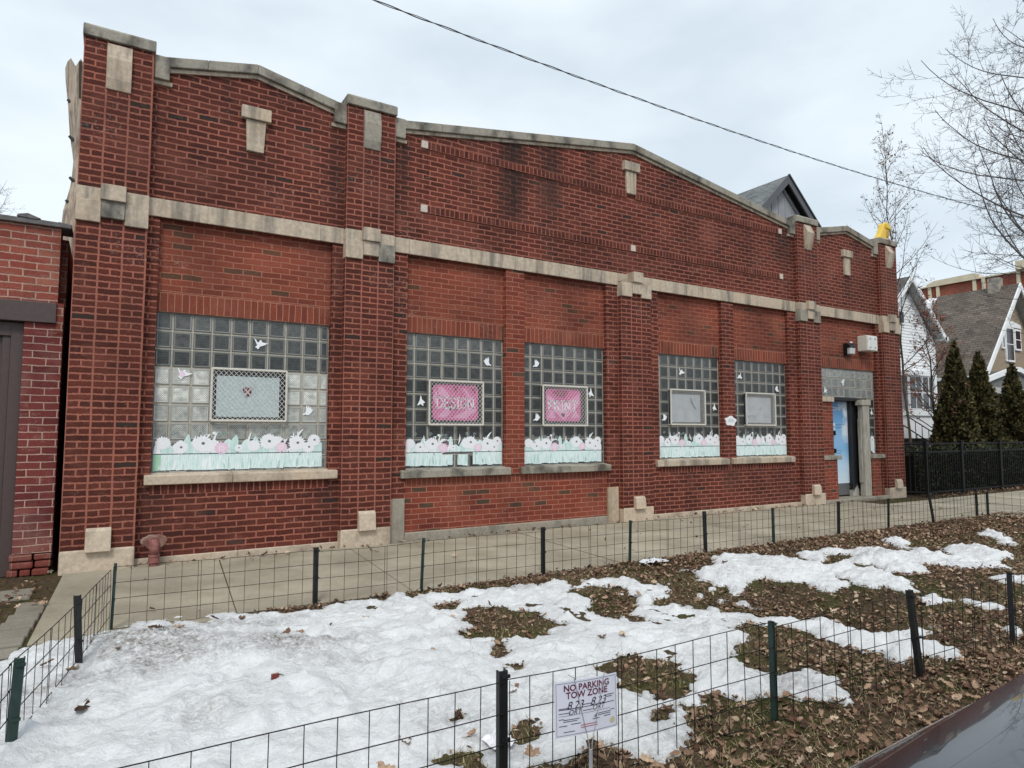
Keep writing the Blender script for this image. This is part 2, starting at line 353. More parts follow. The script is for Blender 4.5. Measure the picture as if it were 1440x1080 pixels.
# carriage walk across the parkway at the far right, apron strip on the left
g = MB()
for k in range(3): g.box(12.75, 14.0, -2.46-1.45*(k+1)+.01, -2.46-1.45*k-.005, -.02, .014)
tag(g.build('carriage_walk', M['walk'], bevel=.005), kind='structure')
g = MB(); random.seed(3)
x = -6.0
while x < -.55:
    w = random.uniform(.7, 1.2); g.box(x, min(x+w, -.50)-.012, -.98+random.uniform(-.02, .02), -.62+random.uniform(-.02, .02), -.02, .012+random.uniform(0, .01)); x += w
tag(g.build('apron_path', M['walk_old'], bevel=.01), kind='structure')
g = MB()
for k in range(7):
    y = -1.15-k*.23; g.box(-.56-.02*k+random.uniform(-.03, .02), -.37-.012*k, y-.21, y-.01, -.02, random.uniform(.008, .022))
tag(g.build('edging_strip', M['walk_old'], bevel=.012), kind='structure')
# cracks in the slabs: shallow dirt filled lines
g = MB(); random.seed(8)
def crack(p, q, w, n=14, wob=.02):
    pts = []
    for i in range(n+1):
        t = i/n; pts.append((p[0]+(q[0]-p[0])*t+random.gauss(0, wob)*(0 < i < n), p[1]+(q[1]-p[1])*t))
    for (a, b), (c, d) in zip(pts, pts[1:]):
        ww = w*random.uniform(.4, 1.3); g.face([(a-ww, b, .0175), (a+ww, b, .0175), (c+ww, d, .0175), (c-ww, d, .0175)][::1])
crack((2.75, .0), (2.72, -.5), .006); crack((3.15, -.05), (4.0, -.55), .004); crack((4.62, -.3), (5.5, -2.2), .0035, 18, .05); crack((8.1, -.3), (7.4, -2.3), .003, 18, .04)
crack((1.2, -.25), (3.0, -.35), .004, 16, .03); crack((10.3, -.2), (9.6, -2.3), .003, 16, .04)
tag(g.build('sidewalk_cracks', M['crack']), kind='structure')

# ------------------------------------------------------------------ the brick workshop building
BLD = thing('brick_building', (7.3, 0, 0), 'long low red brick workshop with stone trimmed gabled parapets and glass block windows', 'building')
PIERS = [(-.37, .28), (2.44, 3.08), (6.90, 7.53), (11.43, 12.07), (14.31, 14.95)]
# parapet wall above the belt course
up_ = MB()
def slope(x, pts):
    for (a, b), (c, d) in zip(pts, pts[1:]):
        if a <= x <= c: return b+(d-b)*(x-a)/(c-a)
G1 = [(.28, 5.43), (1.36, 5.655), (2.44, 5.43)]; G2 = [(3.08, 5.42), (7.25, 6.06), (11.43, 5.42)]; G3 = [(12.07, 5.43), (13.19, 5.655), (14.31, 5.43)]
for G in (G1, G2, G3):
    up_.prism([(G[0][0]-.01, 3.76), (G[-1][0]+.01, 3.76)]+[(x, z+.02) for x, z in reversed(G)], .10, .34)
# jambs beside the piers and the lower walls
for x0, x1 in ((.275, .40), (2.31, 2.445), (3.075, 3.31), (6.68, 6.905), (7.525, 7.78), (11.20, 11.435), (12.065, 12.19), (14.20, 14.315)):
    up_.box(x0, x1, .10, .34, .0, 3.77)
for x0, x1 in ((.40, 2.31), (7.78, 11.20)):
    up_.box(x0, x1, .10, .34, .0, .735)
    up_.box(x0, x1, .10, .34, .735, .843, 1, True, uo=(0, .735))
up_.build('wall', [M['brick'], M['header']], BLD)
sd_ = MB(); sd_.box(-.36, -.10, .15, 20, 0, 5.2); sd_.box(14.70, 14.94, .15, 20, 0, 5.2); sd_.box(-.1, 14.7, 19.7, 20, 0, 5.2)
sd_.build('side_wall', M['newer'], BLD)
rf = MB(); rf.box(-.1, 14.7, .33, 19.75, 4.9, 5.05); rf.build('roof', plain('tar_roof', (.06, .06, .06), .9), BLD)
# lower wall of newer brick in the wide bays
lw = MB(); lw.box(3.31, 6.68, .125, .34, .10, .70); lw.box(3.31, 6.68, .125, .34, .70, .81, 1, True, uo=(0, .70))
lw.build('lower_wall', [M['newer'], brick_mat('newer_soldier_brick', [(.185, .05, .03), (.235, .067, .04), (.16, .04, .028)], (.38, .16, .11), bw=.115, row=.0725, ms=.006, rough_amt=.004, boff=0)], BLD)
fc = MB(); fc.box(3.30, 6.69, .10, .34, -.02, .115); fc.build('footing', M['concrete'], BLD, bevel=.012)
bc = MB()
for x0, x1 in ((.28, 1.3), (1.302, 2.44), (7.53, 9.3), (9.302, 11.43)): bc = MB(); bc.box(x0, x1, .075, .30, -.02, .08); bc.build('base_course', M['stone_pale'], BLD, bevel=.008)
th = MB(); th.box(12.07, 14.31, -.02, .60, -.02, .07); th.build('threshold', M['concrete'], BLD, bevel=.012)
# infill panels over the windows with a soldier course at the bottom
for x0, x1 in ((.40, 2.31), (3.31, 4.83), (5.14, 6.68), (7.78, 9.33), (9.64, 11.20), (12.19, 14.20)):
    p = MB(); p.box(x0, x1, .17, .34, 2.95, 3.775); p.box(x0, x1, .166, .34, 2.735, 2.95, 1, True, uo=(0, 2.735))
    p.build('infill_panel', [M['orange'], M['orange_soldier']], BLD)
# pilasters between the paired windows
for x0, x1, mt, lab in ((4.83, 5.14, 'newer', 'orange red pilaster with odd grey bricks'), (9.33, 9.64, 'brick', None)):
    p = MB(); p.box(x0, x1, .10, .34, .8105 if mt == 'newer' else .8435, 3.764, uo=(x0, 0)); o = p.build('pilaster', M[mt], BLD); tag(o, lab)

for i, (x0, x1) in enumerate(PIERS):
    top = 3.82 if i == 2 else 5.56
    p = MB(); p.box(x0, x1, 0, .36, 0, top, uo=(x0, 0)); p.build('pier', M['pier'], BLD)
    c0 = x0+.2133; c1 = x1-.2133
    b = MB(); b.box(x0-.002, x1+.002, -.012, .2, -.03, .23)
    o = b.build('base_block', M['stone_pale'], BLD, bevel=.02)
    b = MB(); zt = .44 if i < 2 else .40; zb = .205
    b.prism([(-.075, zb), (-.055, zt-.03), (-.03, zt), (.05, zt), (.05, zb)], c0, c1, axis='x')
    b.build('base_block_centre', M['stone_pale'], BLD, bevel=.008)
    # stepped belt blocks
    sm = ['stone_pale', 'stone', 'stone', 'stone_grey', 'stone'][i]
    b = MB(); b.box(x0-.003, c0+.004, -.028, .1, 3.58, 3.81); b.build('belt_block', M[sm], BLD, bevel=.006)
    b = MB(); b.box(c1-.004, x1+.003, -.028, .1, 3.58, 3.81); b.build('belt_block', M['stone_grey' if i in (1, 3) else 'stone'], BLD, bevel=.006)
    b = MB(); b.box(c0+.006, c1-.006, -.045, .1, 3.635, 3.815); b.build('belt_block', M['stone_grey' if i == 0 else 'stone'], BLD, bevel=.006)
    b = MB(); b.box(c0-.002, c1+.002, -.075, .12, 3.817, 3.985); b.build('belt_block', M['stone'], BLD, bevel=.006)
    if i != 2:
        b = MB(); b.box(x0-.004, c0-.003, -.006, .0735, 3.812, 3.95); b.build('belt_block', M['stone'], BLD, bevel=.005)
        b = MB(); b.box(c1+.003, x1+.004, -.006, .0735, 3.812, 3.95); b.build('belt_block', M['stone'], BLD, bevel=.005)
        b = MB()
        b.prism([(-.035, 5.553), (-.035, 5.66), (-.005, 5.69), (.40, 5.69), (.40, 5.553)], x0-.012, x1+.012, axis='x')
        b.build('pier_cap', M['stone_grey'], BLD, bevel=.008)
        b = MB(); pr = .05 if i < 2 else .10
        b.prism([(.02, 5.03), (-.012, 5.03), (-.03-pr*.2, 5.14), (-pr, 5.36), (-.012, 5.53), (.02, 5.53)][::-1], c0-.004, c1+.004, axis='x')
        b.build('keystone', M['stone_grey' if i == 1 else 'stone'], BLD, bevel=.005)
# belt course over each bay
for x0, x1, js in ((.28, 2.44, [2.15]), (3.08, 7.12, [3.32, 4.75, 5.35, 6.75]), (7.31, 11.43, [9.3, 9.62, 11.15]), (12.07, 14.31, [12.6, 13.3])):
    b = MB(); e = [x0]+js+[x1]
    for a, c in zip(e, e[1:]): b.box(a+.0015, c-.0015, .075, .34, 3.765, 3.965)
    b.build('belt_course', M['stone'], BLD, bevel=.005)
# copings and their kneelers
for G, cuts in ((G1, 2), (G2, 6), (G3, 2)):
    b = MB()
    for (xa, za), (xb, zb) in zip(G, G[1:]):
        for k in range(cuts):
            t0, t1 = k/cuts, (k+1)/cuts
            a, c = xa+(xb-xa)*t0, xa+(xb-xa)*t1; h0, h1 = za+(zb-za)*t0, za+(zb-za)*t1
            if k == 0: a += .0
            b.prism([(a+.0015, h0), (c-.0015, h1), (c-.0015, h1+.115), (a+.0015, h0+.115)], .035, .42)
    b.build('parapet_coping', M['stone_grey'], BLD, bevel=.008)
    b = MB()
    for (xa, za), (xb, zb) in zip(G, G[1:]): b.prism([(xa, za-.045), (xb, zb-.045), (xb, zb-.003), (xa, za-.003)], .075, .2)
    b.build('coping_bed', M['stone'], BLD)
    for x0, x1 in ((G[0][0], G[0][0]+.155), (G[-1][0]-.155, G[-1][0])):
        b = MB(); b.box(x0+.002, x1, .028, .43, 5.30, 5.565); b.build('kneeler_stone', M['stone_grey'], BLD, bevel=.01)
        b = MB(); xo = x1 if x0 == G[0][0] else x0; b.box(x0 if x0 == G[0][0] else x0-.03, x1+(.03 if x0 == G[0][0] else 0), .07, .2, 5.255, 5.297); b.build('kneeler_bed', M['stone'], BLD)
# T shaped drop stones on the three gables
for cx, zt in ((1.36, 5.24), (7.21, 5.85), (13.19, 5.24)):
    d = -.0 ; b = MB(); b.box(cx-.165, cx+.165, .03, .16, zt-.15, zt); b.prism([(cx-.095, zt-.53), (cx+.095, zt-.53), (cx+.112, zt-.152), (cx-.112, zt-.152)], .06, .16)
    b.build('drop_stone', M['stone'], BLD, bevel=.007)
# framed brick panel of header bands on the wide gable
for z0 in (5.255, 4.365):
    b = MB(); b.box(3.58, 7.13 if z0 > 5 else 7.19, .082, .15, z0, z0+.105, 0, True, uo=(0, z0)); b.box(7.30, 10.97, .082, .15, z0, z0+.105, 0, True, uo=(0, z0))
    b.build('header_band', M['header'], BLD)
for x, z in ((3.53, 5.255), (3.53, 4.365), (7.245, 4.365), (11.02, 5.255), (11.02, 4.365)):
    b = MB(); b.box(x-.047, x+.047, .074, .16, z+.004, z+.104); b.build('accent_stone', M['white_stone'], BLD, bevel=.004)
for x in (3.53, 11.02):
    b = MB(); b.box(x-.048, x-.044, .097, .13, 4.48, 5.25); b.box(x+.044, x+.048, .097, .13, 4.48, 5.25); b.build('panel_joint', M['crack'], BLD)
for x0, x1, c in ((3.085, 3.30, 'concrete'), (6.67, 6.88, 'stone_pale')):
    b = MB(); b.box(x0, x1, .085, .25, -.02, .555); b.build('corner_stone', M[c], BLD, bevel=.006)
# sills
for x0, x1, z0, z1, mt, js in ((.34, 2.41, .845, .955, 'stone_pale', [1.22]), (3.235, 4.885, .812, .92, 'stone_grey', []), (5.055, 6.705, .812, .92, 'stone_grey', []), (7.68, 9.41, .845, .955, 'stone', [8.1]), (9.50, 11.23, .845, .955, 'stone', [])):
    b = MB(); e = [x0]+js+[x1]
    for a, c in zip(e, e[1:]): b.prism([(.045, z0), (.04, z1-.012), (.20, z1+.012), (.20, z0)], a+.001, c-.001, axis='x')
    b.build('window_sill', M[mt], BLD, bevel=.008)

# ---- glass block windows
def glass_mat():
    m, nt, b = newmat('glass_block')
    a = N(nt, 'ShaderNodeAttribute', attribute_name='shade')
    uv = uvco(nt); sp = N(nt, 'ShaderNodeSeparateXYZ'); lk(nt, uv, sp.inputs[0])
    col = ramp(nt, a.outputs['Fac'], [(0, (.013, .0135, .0135)), (.3, (.044, .046, .045)), (.6, (.15, .155, .148)), (1, (.56, .57, .53))])
    w1 = math_(nt, 'SINE', math_(nt, 'MULTIPLY', sp.outputs[0], 330)); w2 = math_(nt, 'SINE', math_(nt, 'MULTIPLY', sp.outputs[1], 330))
    f = noise(nt, uv, 14, 3)
    lk(nt, mixc(nt, 1, col, ramp(nt, f, [(.3, (.68, .68, .70)), (.7, (1.35, 1.35, 1.32))]), 'MULTIPLY'), b.inputs['Base Color'])
    b.inputs['Roughness'].default_value = .14; b.inputs['Specular IOR Level'].default_value = .55
    rb = math_(nt, 'MULTIPLY', math_(nt, 'SINE', math_(nt, 'MULTIPLY', sp.outputs[0], 270)), math_(nt, 'SINE', math_(nt, 'MULTIPLY', sp.outputs[1], 270)))
    cc = b.inputs['Base Color'].links[0].from_socket
    lk(nt, mixc(nt, 1, cc, ramp(nt, math_(nt, 'MULTIPLY_ADD', rb, .5, .5), [(.2, (.72, .72, .72)), (.8, (1.3, 1.3, 1.3))]), 'MULTIPLY'), b.inputs['Base Color'])
    h = math_(nt, 'ADD', math_(nt, 'ADD', w1, math_(nt, 'MULTIPLY', w2, .6)), math_(nt, 'MULTIPLY', f, 6))
    bump(nt, b, h, .35, .0022); return m
M['glass'] = glass_mat()
M['glass_rim'] = attr_mat('glass_block_rim', [(0, (.09, .095, .09)), (.5, (.20, .20, .19)), (1, (.46, .46, .42))], .25, .5)
M['grout'] = stone_mat('glass_block_grout', (.44, .415, .36), (.25, .23, .2), .35, 4)
def window(x0, x1, z0, z1, gx, gz, shade, skip=None):
    """grid of glass blocks set in mortar; gx, gz are a column line and the top row line"""
    p = MB(); S = .2032; y = .205
    p.box(x0, x1, y, .32, z0, z1, 2)
    k0 = math.floor((x0-gx)/S)
    for i in range(k0, k0+14):
        a = max(gx+i*S, x0); c = min(gx+(i+1)*S, x1)
        if c-a < .05: continue
        for j in range(0, 10):
            t = min(gz-j*S, z1); bt_ = max(gz-(j+1)*S, z0)
            if t-bt_ < .06: continue
            if skip and skip(i-k0, j, (a+c)/2, (t+bt_)/2): continue
            s = max(0, min(1, shade(i-k0, j)+random.uniform(-.05, .05)))
            m_ = .0085; A, Cc, Bm, T = a+m_, c-m_, bt_+m_, t-m_
            yo = y-.012; r = .020
            q0 = [(A, y-.002, Bm), (Cc, y-.002, Bm), (Cc, y-.002, T), (A, y-.002, T)]
            q1 = [(A+.008, yo, Bm+.008), (Cc-.008, yo, Bm+.008), (Cc-.008, yo, T-.008), (A+.008, yo, T-.008)]
            q2 = [(A+r, yo+.002, Bm+r), (Cc-r, yo+.002, Bm+r), (Cc-r, yo+.002, T-r), (A+r, yo+.002, T-r)]
            for k in range(4):
                n = (k+1) % 4
                p.face([q0[k], q0[n], q1[n], q1[k]], 1, sh=s); p.face([q1[k], q1[n], q2[n], q2[k]], 1, sh=min(1, s+random.uniform(-.2, .3)))
            p.face(q2, 0, sh=s)
    return p.build('glass_block_window', [M['glass'], M['glass_rim'], M['grout']], BLD)
random.seed(21)
GZ = 2.735
w1 = window(.40, 2.31, .95, GZ, .977, GZ, lambda i, j: .40-.05*j if j < 3 else (.98 if j in (3, 4) and (i < 3 or i > 6) else .92-.10*(j-4)))
w2 = window(3.31, 4.83, .91, GZ, 3.666, GZ, lambda i, j: .42-.06*j if j < 3 else .17)
w3 = window(5.14, 6.68, .91, GZ, 5.51, GZ, lambda i, j: .36-.05*j if j < 3 else .18)
w4 = window(7.78, 9.33, .95, GZ, 8.10, GZ, lambda i, j: .34-.05*j if j < 3 else .17)
w5 = window(9.64, 11.20, .95, GZ, 10.02, GZ, lambda i, j: .30-.05*j if j < 3 else .18)
w6 = window(12.19, 14.20, 2.13, GZ, 12.30, GZ, lambda i, j: .72-.06*j)
w7 = window(13.95, 14.20, .93, 2.13, 13.98, 2.13, lambda i, j: .16)
tag(w1, 'widest glass block window, its lower blocks backed with pale paper'); tag(w6, 'transom of lighter glass blocks over the door'); tag(w7, 'narrow glass block sidelight right of the door')
# vent sashes with chain link guards
M['guard'] = plain('galvanised_guard', (.62, .59, .53), .55, .1, scale=40); M['guard_wire'] = plain('guard_wire', (.66, .65, .62), .5, .1, bumpamt=0)
M['vent_dark'] = plain('dark_vent_glass', (.018, .018, .022), .15, spec=.5, bumpamt=0)
M['vent_pale'] = plain('pale_backed_vent_glass', (.50, .585, .60), .3, var=.18, scale=30, bumpamt=.1)
M['vent_grey'] = plain('grey_vent_glass', (.42, .45, .50), .25, var=.2, scale=9, bumpamt=.1)  # mottled mid grey over the pane of the two vents
for w, gx, z1, mt in ((w1, .985, 2.128, 'vent_pale'), (w2, 3.66, 2.10, 'vent_dark'), (w3, 5.495, 2.10, 'vent_dark'), (w4, 8.09, 2.13, 'vent_grey'), (w5, 9.985, 2.13, 'vent_grey')):
    gx -= .005; x0, x1, z0 = gx, gx+.82, z1-.59
    p = MB(); p.box(x0+.01, x1-.01, .178, .20, z0+.01, z1-.01, 0)
    if mt != 'vent_dark':
        p2 = MB(); ins = .055; p.mi = [0]*len(p.f); p.box(x0+ins+(0 if mt == 'vent_pale' else -.04), x1-ins-(.02 if mt == 'vent_pale' else .035), .172, .18, z0+ins-.01, z1-ins-.02, 1)
    o = p.build('vent_sash', [M['vent_dark'], M[mt]], w)
    p = MB(); r = .014; y = .135
    for a, b in (((x0, y, z0), (x1, y, z0)), ((x0, y, z1), (x1, y, z1)), ((x0, y, z0), (x0, y, z1)), ((x1, y, z0), (x1, y, z1))): p.bar(a, b, r, 6)
    for cx in (x0, x1):
        for cz in (z0, z1): p.bar((cx, y, cz), (cx, .20, cz), .010, 5)
    sgap = .054; n = int((x1-x0+z1-z0)/sgap)+1
    def clip(a, b, c, d):
        out = []
        t0, t1 = 0., 1.
        for pq, lo, hi in ((0, x0, x1), (1, z0, z1)):
            s0 = (a, b)[pq]; dd = (c, d)[pq]-s0
            ta, tb = (lo-s0)/dd, (hi-s0)/dd
            if ta > tb: ta, tb = tb, ta
            t0, t1 = max(t0, ta), min(t1, tb)
        if t1-t0 < .01: return None
        return (a+(c-a)*t0, b+(d-b)*t0, a+(c-a)*t1, b+(d-b)*t1)
    for k in range(-n, n+1):
        q = x0+k*sgap*1.0
        for sgn in (1, -1):
            a, b = (q, z0) if sgn > 0 else (q, z1); c, d = q+(z1-z0)*.87, (z1 if sgn > 0 else z0)
            e = clip(a, b, c, d)
            if e: p.bar((e[0], y+.002*sgn, e[1]), (e[2], y+.002*sgn, e[3]), .0028, 4, 1)
    p.build('chain_link_guard', [M['guard'], M['guard_wire']], w)
# dark marks on the two grey vents
p = MB(); p.mi = []
M['mark'] = plain('dark_mark', (.015, .015, .02), .6, bumpamt=0); M['faint'] = plain('faint_mark', (.22, .24, .27), .6, bumpamt=0)
stroke(p, [(8.585, 2.0), (8.60, 1.965), (8.59, 1.95), (8.63, 1.93), (8.62, 1.90), (8.66, 1.87), (8.68, 1.83), (8.71, 1.81)], .022, 0, .169); stroke(p, [(8.56, 1.925), (8.61, 1.91)], .016, 0, .169)
stroke(p, [(8.16, 1.815), (8.55, 1.82), (8.66, 1.83)], .006, 1, .1695); stroke(p, [(8.2, 1.61), (8.56, 1.81)], .005, 1, .1695); stroke(p, [(8.57, 1.81), (8.80, 1.65)], .005, 1, .1695)
p.build('window_mark', [M['mark'], M['faint']], w4)
p = MB(); stroke(p, [(10.36, 1.88), (10.39, 1.82), (10.43, 1.87)], .012, 0, .169); stroke(p, [(10.05, 1.70), (10.18, 1.715), (10.29, 1.69)], .022, 1, .169); stroke(p, [(10.48, 1.715), (10.60, 1.695), (10.72, 1.705)], .022, 1, .169); stroke(p, [(10.06, 1.665), (10.28, 1.66)], .008, 1, .169)
p.build('window_mark', [M['mark'], M['faint']], w5)

# ---- entrance bay
for nm_, q_ in (('entrance_wall', (12.07, 12.62, .085, .32, .068, .86)), ('door_jamb', (12.19, 12.70, .20, .34, .86, 2.03)), ('entrance_wall', (13.88, 14.22, .10, .32, .068, .86))):
    b = MB(); b.box(*q_); b.build(nm_, M['newer'], BLD)
for x0, x1, z0 in ((12.06, 12.73, .86), (13.86, 14.30, .86)):
    b = MB(); b.box(x0, x1, .05, .34, z0, z0+.085); b.build('entrance_sill', M['stone_grey'], BLD, bevel=.008)
b = MB(); b.box(12.18, 12.69, .15, .34, 2.032, 2.135); b.build('lintel_stub', M['stone'], BLD, bevel=.006)
b = MB(); b.box(12.69, 13.56, .20, .34, 2.07, 2.132); b.box(12.70, 14.2, .62, .66, .06, 2.6); b.build('door_lintel_backing', plain('black_lintel_backing', (.012, .012, .014), .6), BLD)  # lintel strip, plus an added black plate standing in for the dark interior
def door_mat():
    m, nt, b = newmat('sky_print'); g = N(nt, 'ShaderNodeNewGeometry').outputs['Position']
    s = N(nt, 'ShaderNodeSeparateXYZ'); lk(nt, g, s.inputs[0])
    base = ramp(nt, math_(nt, 'DIVIDE', s.outputs[2], 2.1), [(.15, (.66, .76, .85)), (.35, (.50, .68, .84)), (.5, (.22, .46, .72)), (.62, (.26, .47, .72)), (.78, (.13, .33, .58)), (.97, (.04, .15, .36))])
    n = noise(nt, g, 1.9, 5, .55); sh = math_(nt, 'ADD', n, math_(nt, 'MULTIPLY', math_(nt, 'SUBTRACT', s.outputs[0], 13.25), .55))
    sh = math_(nt, 'SUBTRACT', sh, math_(nt, 'MULTIPLY', math_(nt, 'ABSOLUTE', math_(nt, 'SUBTRACT', s.outputs[2], 1.5)), .25))
    cl = ramp(nt, sh, [(.38, (0, 0, 0)), (.52, (1, 1, 1))])
    lk(nt, mixc(nt, math_(nt, 'MULTIPLY', cl, .8), base, (.78, .82, .86)), b.inputs['Base Color']); b.inputs['Roughness'].default_value = .35; return m
b = MB(); b.box(12.80, 13.62, .36, .41, .10, 2.075, 0); b.box(12.84, 13.56, .352, .362, .345, 2.06, 1)
door = b.build('door', [plain('grey_door', (.12, .12, .12), .45), door_mat()], BLD)
b = MB()
M['white'] = plain('white_vinyl', (.80, .81, .82), .5, var=.03, bumpamt=0)
text_faces(b, 'COME', .10, (13.05, .3505, 1.90), (1, 0, 0), (0, 0, 1), 0)
for k, (z, w) in enumerate(((1.56, .30), (1.50, .22))): b.box(13.03, 13.03+w, .3490, .3515, z, z+.012, 1)
for k in range(4): b.box(13.02, 13.18, .349, .3515, 1.02-k*.05, 1.028-k*.05, 1)
b.box(12.93, 12.97, .34, .355, 1.54, 1.60, 0); b.box(12.93, 12.97, .34, .355, 1.46, 1.49, 0)
b.build('door_lettering', [M['white'], plain('blue_ink', (.05, .12, .28), .5, bumpamt=0)], door)
M['handle'] = plain('dark_handle', (.03, .03, .03), .3, .8)
for nm_, z in (('door_handle', .98), ('door_lock', 1.35)):
    b = MB(); b.box(12.905, 12.94, .30, .359, z, z+.09); b.build(nm_, M['handle'], door)
def peeled():
    m, nt, b = newmat('peeling_black_paint'); g = N(nt, 'ShaderNodeNewGeometry').outputs['Position']
    s = N(nt, 'ShaderNodeSeparateXYZ'); lk(nt, g, s.inputs[0])
    f = math_(nt, 'ADD', math_(nt, 'MULTIPLY', s.outputs[2], -1.6), math_(nt, 'ADD', .25, math_(nt, 'MULTIPLY', noise(nt, g, 6, 5, .7), .9)))
    lk(nt, mixc(nt, ramp(nt, f, [(.30, (0, 0, 0)), (.36, (1, 1, 1))]), (.012, .013, .016), (.45, .42, .37)), b.inputs['Base Color']); b.inputs['Roughness'].default_value = .5; return m
b = MB(); b.box(13.44, 13.98, .30, .36, .07, 2.07); b.box(13.44, 13.48, .275, .30, .07, 2.07); b.build('side_panel', peeled(), BLD)
def wood_mat(name, c1, c2, sc3=(8, 8, .5)):
    m, nt, b = newmat(name); g = obco(nt); f = noise(nt, g, 4, 6, .7, sc3); h = noise(nt, g, 3, 4, .7, (3, 3, .7))
    col = ramp(nt, f, [(.3, c2), (.55, c1), (.75, tuple(min(1, x*1.25) for x in c1))])
    col = mixc(nt, math_(nt, 'MULTIPLY', ramp(nt, h, [(.55, (0, 0, 0)), (.68, (1, 1, 1))]), .5), col, tuple(x*.4 for x in c2))
    lk(nt, col, b.inputs['Base Color']); b.inputs['Roughness'].default_value = .85; bump(nt, b, f, .8, .006); return m
M['weathered'] = wood_mat('weathered_post_wood', (.46, .43, .36), (.13, .11, .085), (26, 26, .9))
b = MB(); b.box(13.64, 13.87, .12, .24, .07, 1.98); b.box(13.612, 13.64, .16, .24, .35, 1.70); b.box(13.57, 13.91, .10, .25, 1.98, 2.10)
b.build('door_post', M['weathered'], BLD, bevel=.01)
b = MB(); b.box(13.875, 13.90, .15, .22, .42, 1.78); b.build('post_trim', M['white'], BLD)

# ------------------------------------------------------------------ vinyl doves and flower strips on the glass
def film(name, c, var=.05):
    m, nt, b = newmat(name); g = N(nt, 'ShaderNodeNewGeometry').outputs['Position']
    f = noise(nt, g, 20, 5, .7, (5, 5, .55)); h = noise(nt, g, 9, 3)
    col = mixc(nt, 1, c, ramp(nt, f, [(.3, (1-var*2.2, 1-var*1.5, 1-var*1.4)), (.6, (1, 1, 1))]), 'MULTIPLY')
    col = mixc(nt, math_(nt, 'MULTIPLY', ramp(nt, h, [(.5, (0, 0, 0)), (.7, (1, 1, 1))]), .3), col, (.80, .84, .84))
    lk(nt, col, b.inputs['Base Color']); b.inputs['Roughness'].default_value = .45; return m
M['mint'] = film('mint_grass_film', (.76, .87, .85), .19); M['mint2'] = film('mint_leaf_film', (.63, .79, .75), .18); M['mint_d'] = film('grey_mint_film', (.45, .60, .57), .1)
M['petal'] = film('white_petal_film', (.84, .85, .88), .03); M['pinkf'] = film('pink_petal_film', (.83, .60, .73), .06); M['pinkl'] = film('pale_pink_film', (.84, .70, .78), .03)
M['eye'] = plain('flower_eye_film', (.14, .17, .18), .5, bumpamt=0); M['greenf'] = film('green_edge_film', (.38, .62, .45), .1)
FM = [M['mint'], M['mint2'], M['petal'], M['pinkf'], M['eye'], M['greenf'], M['pinkl'], M['mint_d']]
def fan(p, pts, y, mi, th=.0012):
    p.face([(x, y, z) for x, z in pts], mi, uv=[(0, 0)]*len(pts))
def ell(cx, cz, rx, rz, n=14, rot=0):
    return [(cx+rx*math.cos(t)*math.cos(rot)-rz*math.sin(t)*math.sin(rot), cz+rx*math.cos(t)*math.sin(rot)+rz*math.sin(t)*math.cos(rot)) for t in [2*math.pi*k/n for k in range(n)]]
def leafshape(bx, bz, tx, tz, w, bend=0.0, n=7):
    dx, dz = tx-bx, tz-bz; l = math.hypot(dx, dz); nx, nz = -dz/l, dx/l; A, B = [], []
    for k in range(n+1):
        t = k/n; ww = w*math.sin(math.pi*(t*.86+.10))*(1-t*.25) if t < 1 else 0; c = bend*math.sin(math.pi*t)
        px, pz = bx+dx*t+nx*c, bz+dz*t+nz*c
        A.append((px-nx*ww, pz-nz*ww)); B.append((px+nx*ww, pz+nz*ww))
    return A+B[::-1][1:]
def strips(p, A, y, mi):   # a leaf as quads so that bent ones stay clean
    n = (len(A)+1)//2; L_ = A[:n]; R_ = (A[n:]+[A[n-1]][:0])[::-1]; R_ = R_+[A[n-1]]
    for k in range(n-1): p.face([(L_[k][0], y, L_[k][1]), (L_[k+1][0], y, L_[k+1][1]), (R_[min(k+1, len(R_)-1)][0], y, R_[min(k+1, len(R_)-1)][1]), (R_[k][0], y, R_[k][1])], mi, uv=[(0, 0)]*4)
def daisy(p, cx, cz, r, y, np_=18, mi=2, eye=True, sq=.9, rng=random):
    pts = []
    for k in range(np_*2):
        t = math.pi*k/np_; rr = r*(1 if k % 2 == 0 else .80)*rng.uniform(.94, 1.05); pts.append((cx+rr*math.cos(t), cz+rr*sq*math.sin(t)))
    for k in range(len(pts)):
        q = pts[(k+1) % len(pts)]; p.face([(cx, y, cz), (pts[k][0], y, pts[k][1]), (q[0], y, q[1])][::1], mi, uv=[(0, 0)]*3)
    for k in range(np_):
        t = 2*math.pi*(k+.5)/np_; stroke(p, [(cx+r*.3*math.cos(t), cz+r*.3*sq*math.sin(t)), (cx+r*.75*math.cos(t), cz+r*.75*sq*math.sin(t))], r*.022, 6, y-.0004)
    if eye:
        fan(p, ell(cx+r*.08, cz+r*.05, r*.17, r*.15, 10), y-.0008, 4)
def swirl(p, cx, cz, r, y, mi=7):
    stroke(p, [(cx+r*(1-k/16)*math.cos(k*.72), cz+r*(1-k/16)*math.sin(k*.72)) for k in range(15)], .0045, mi, y)
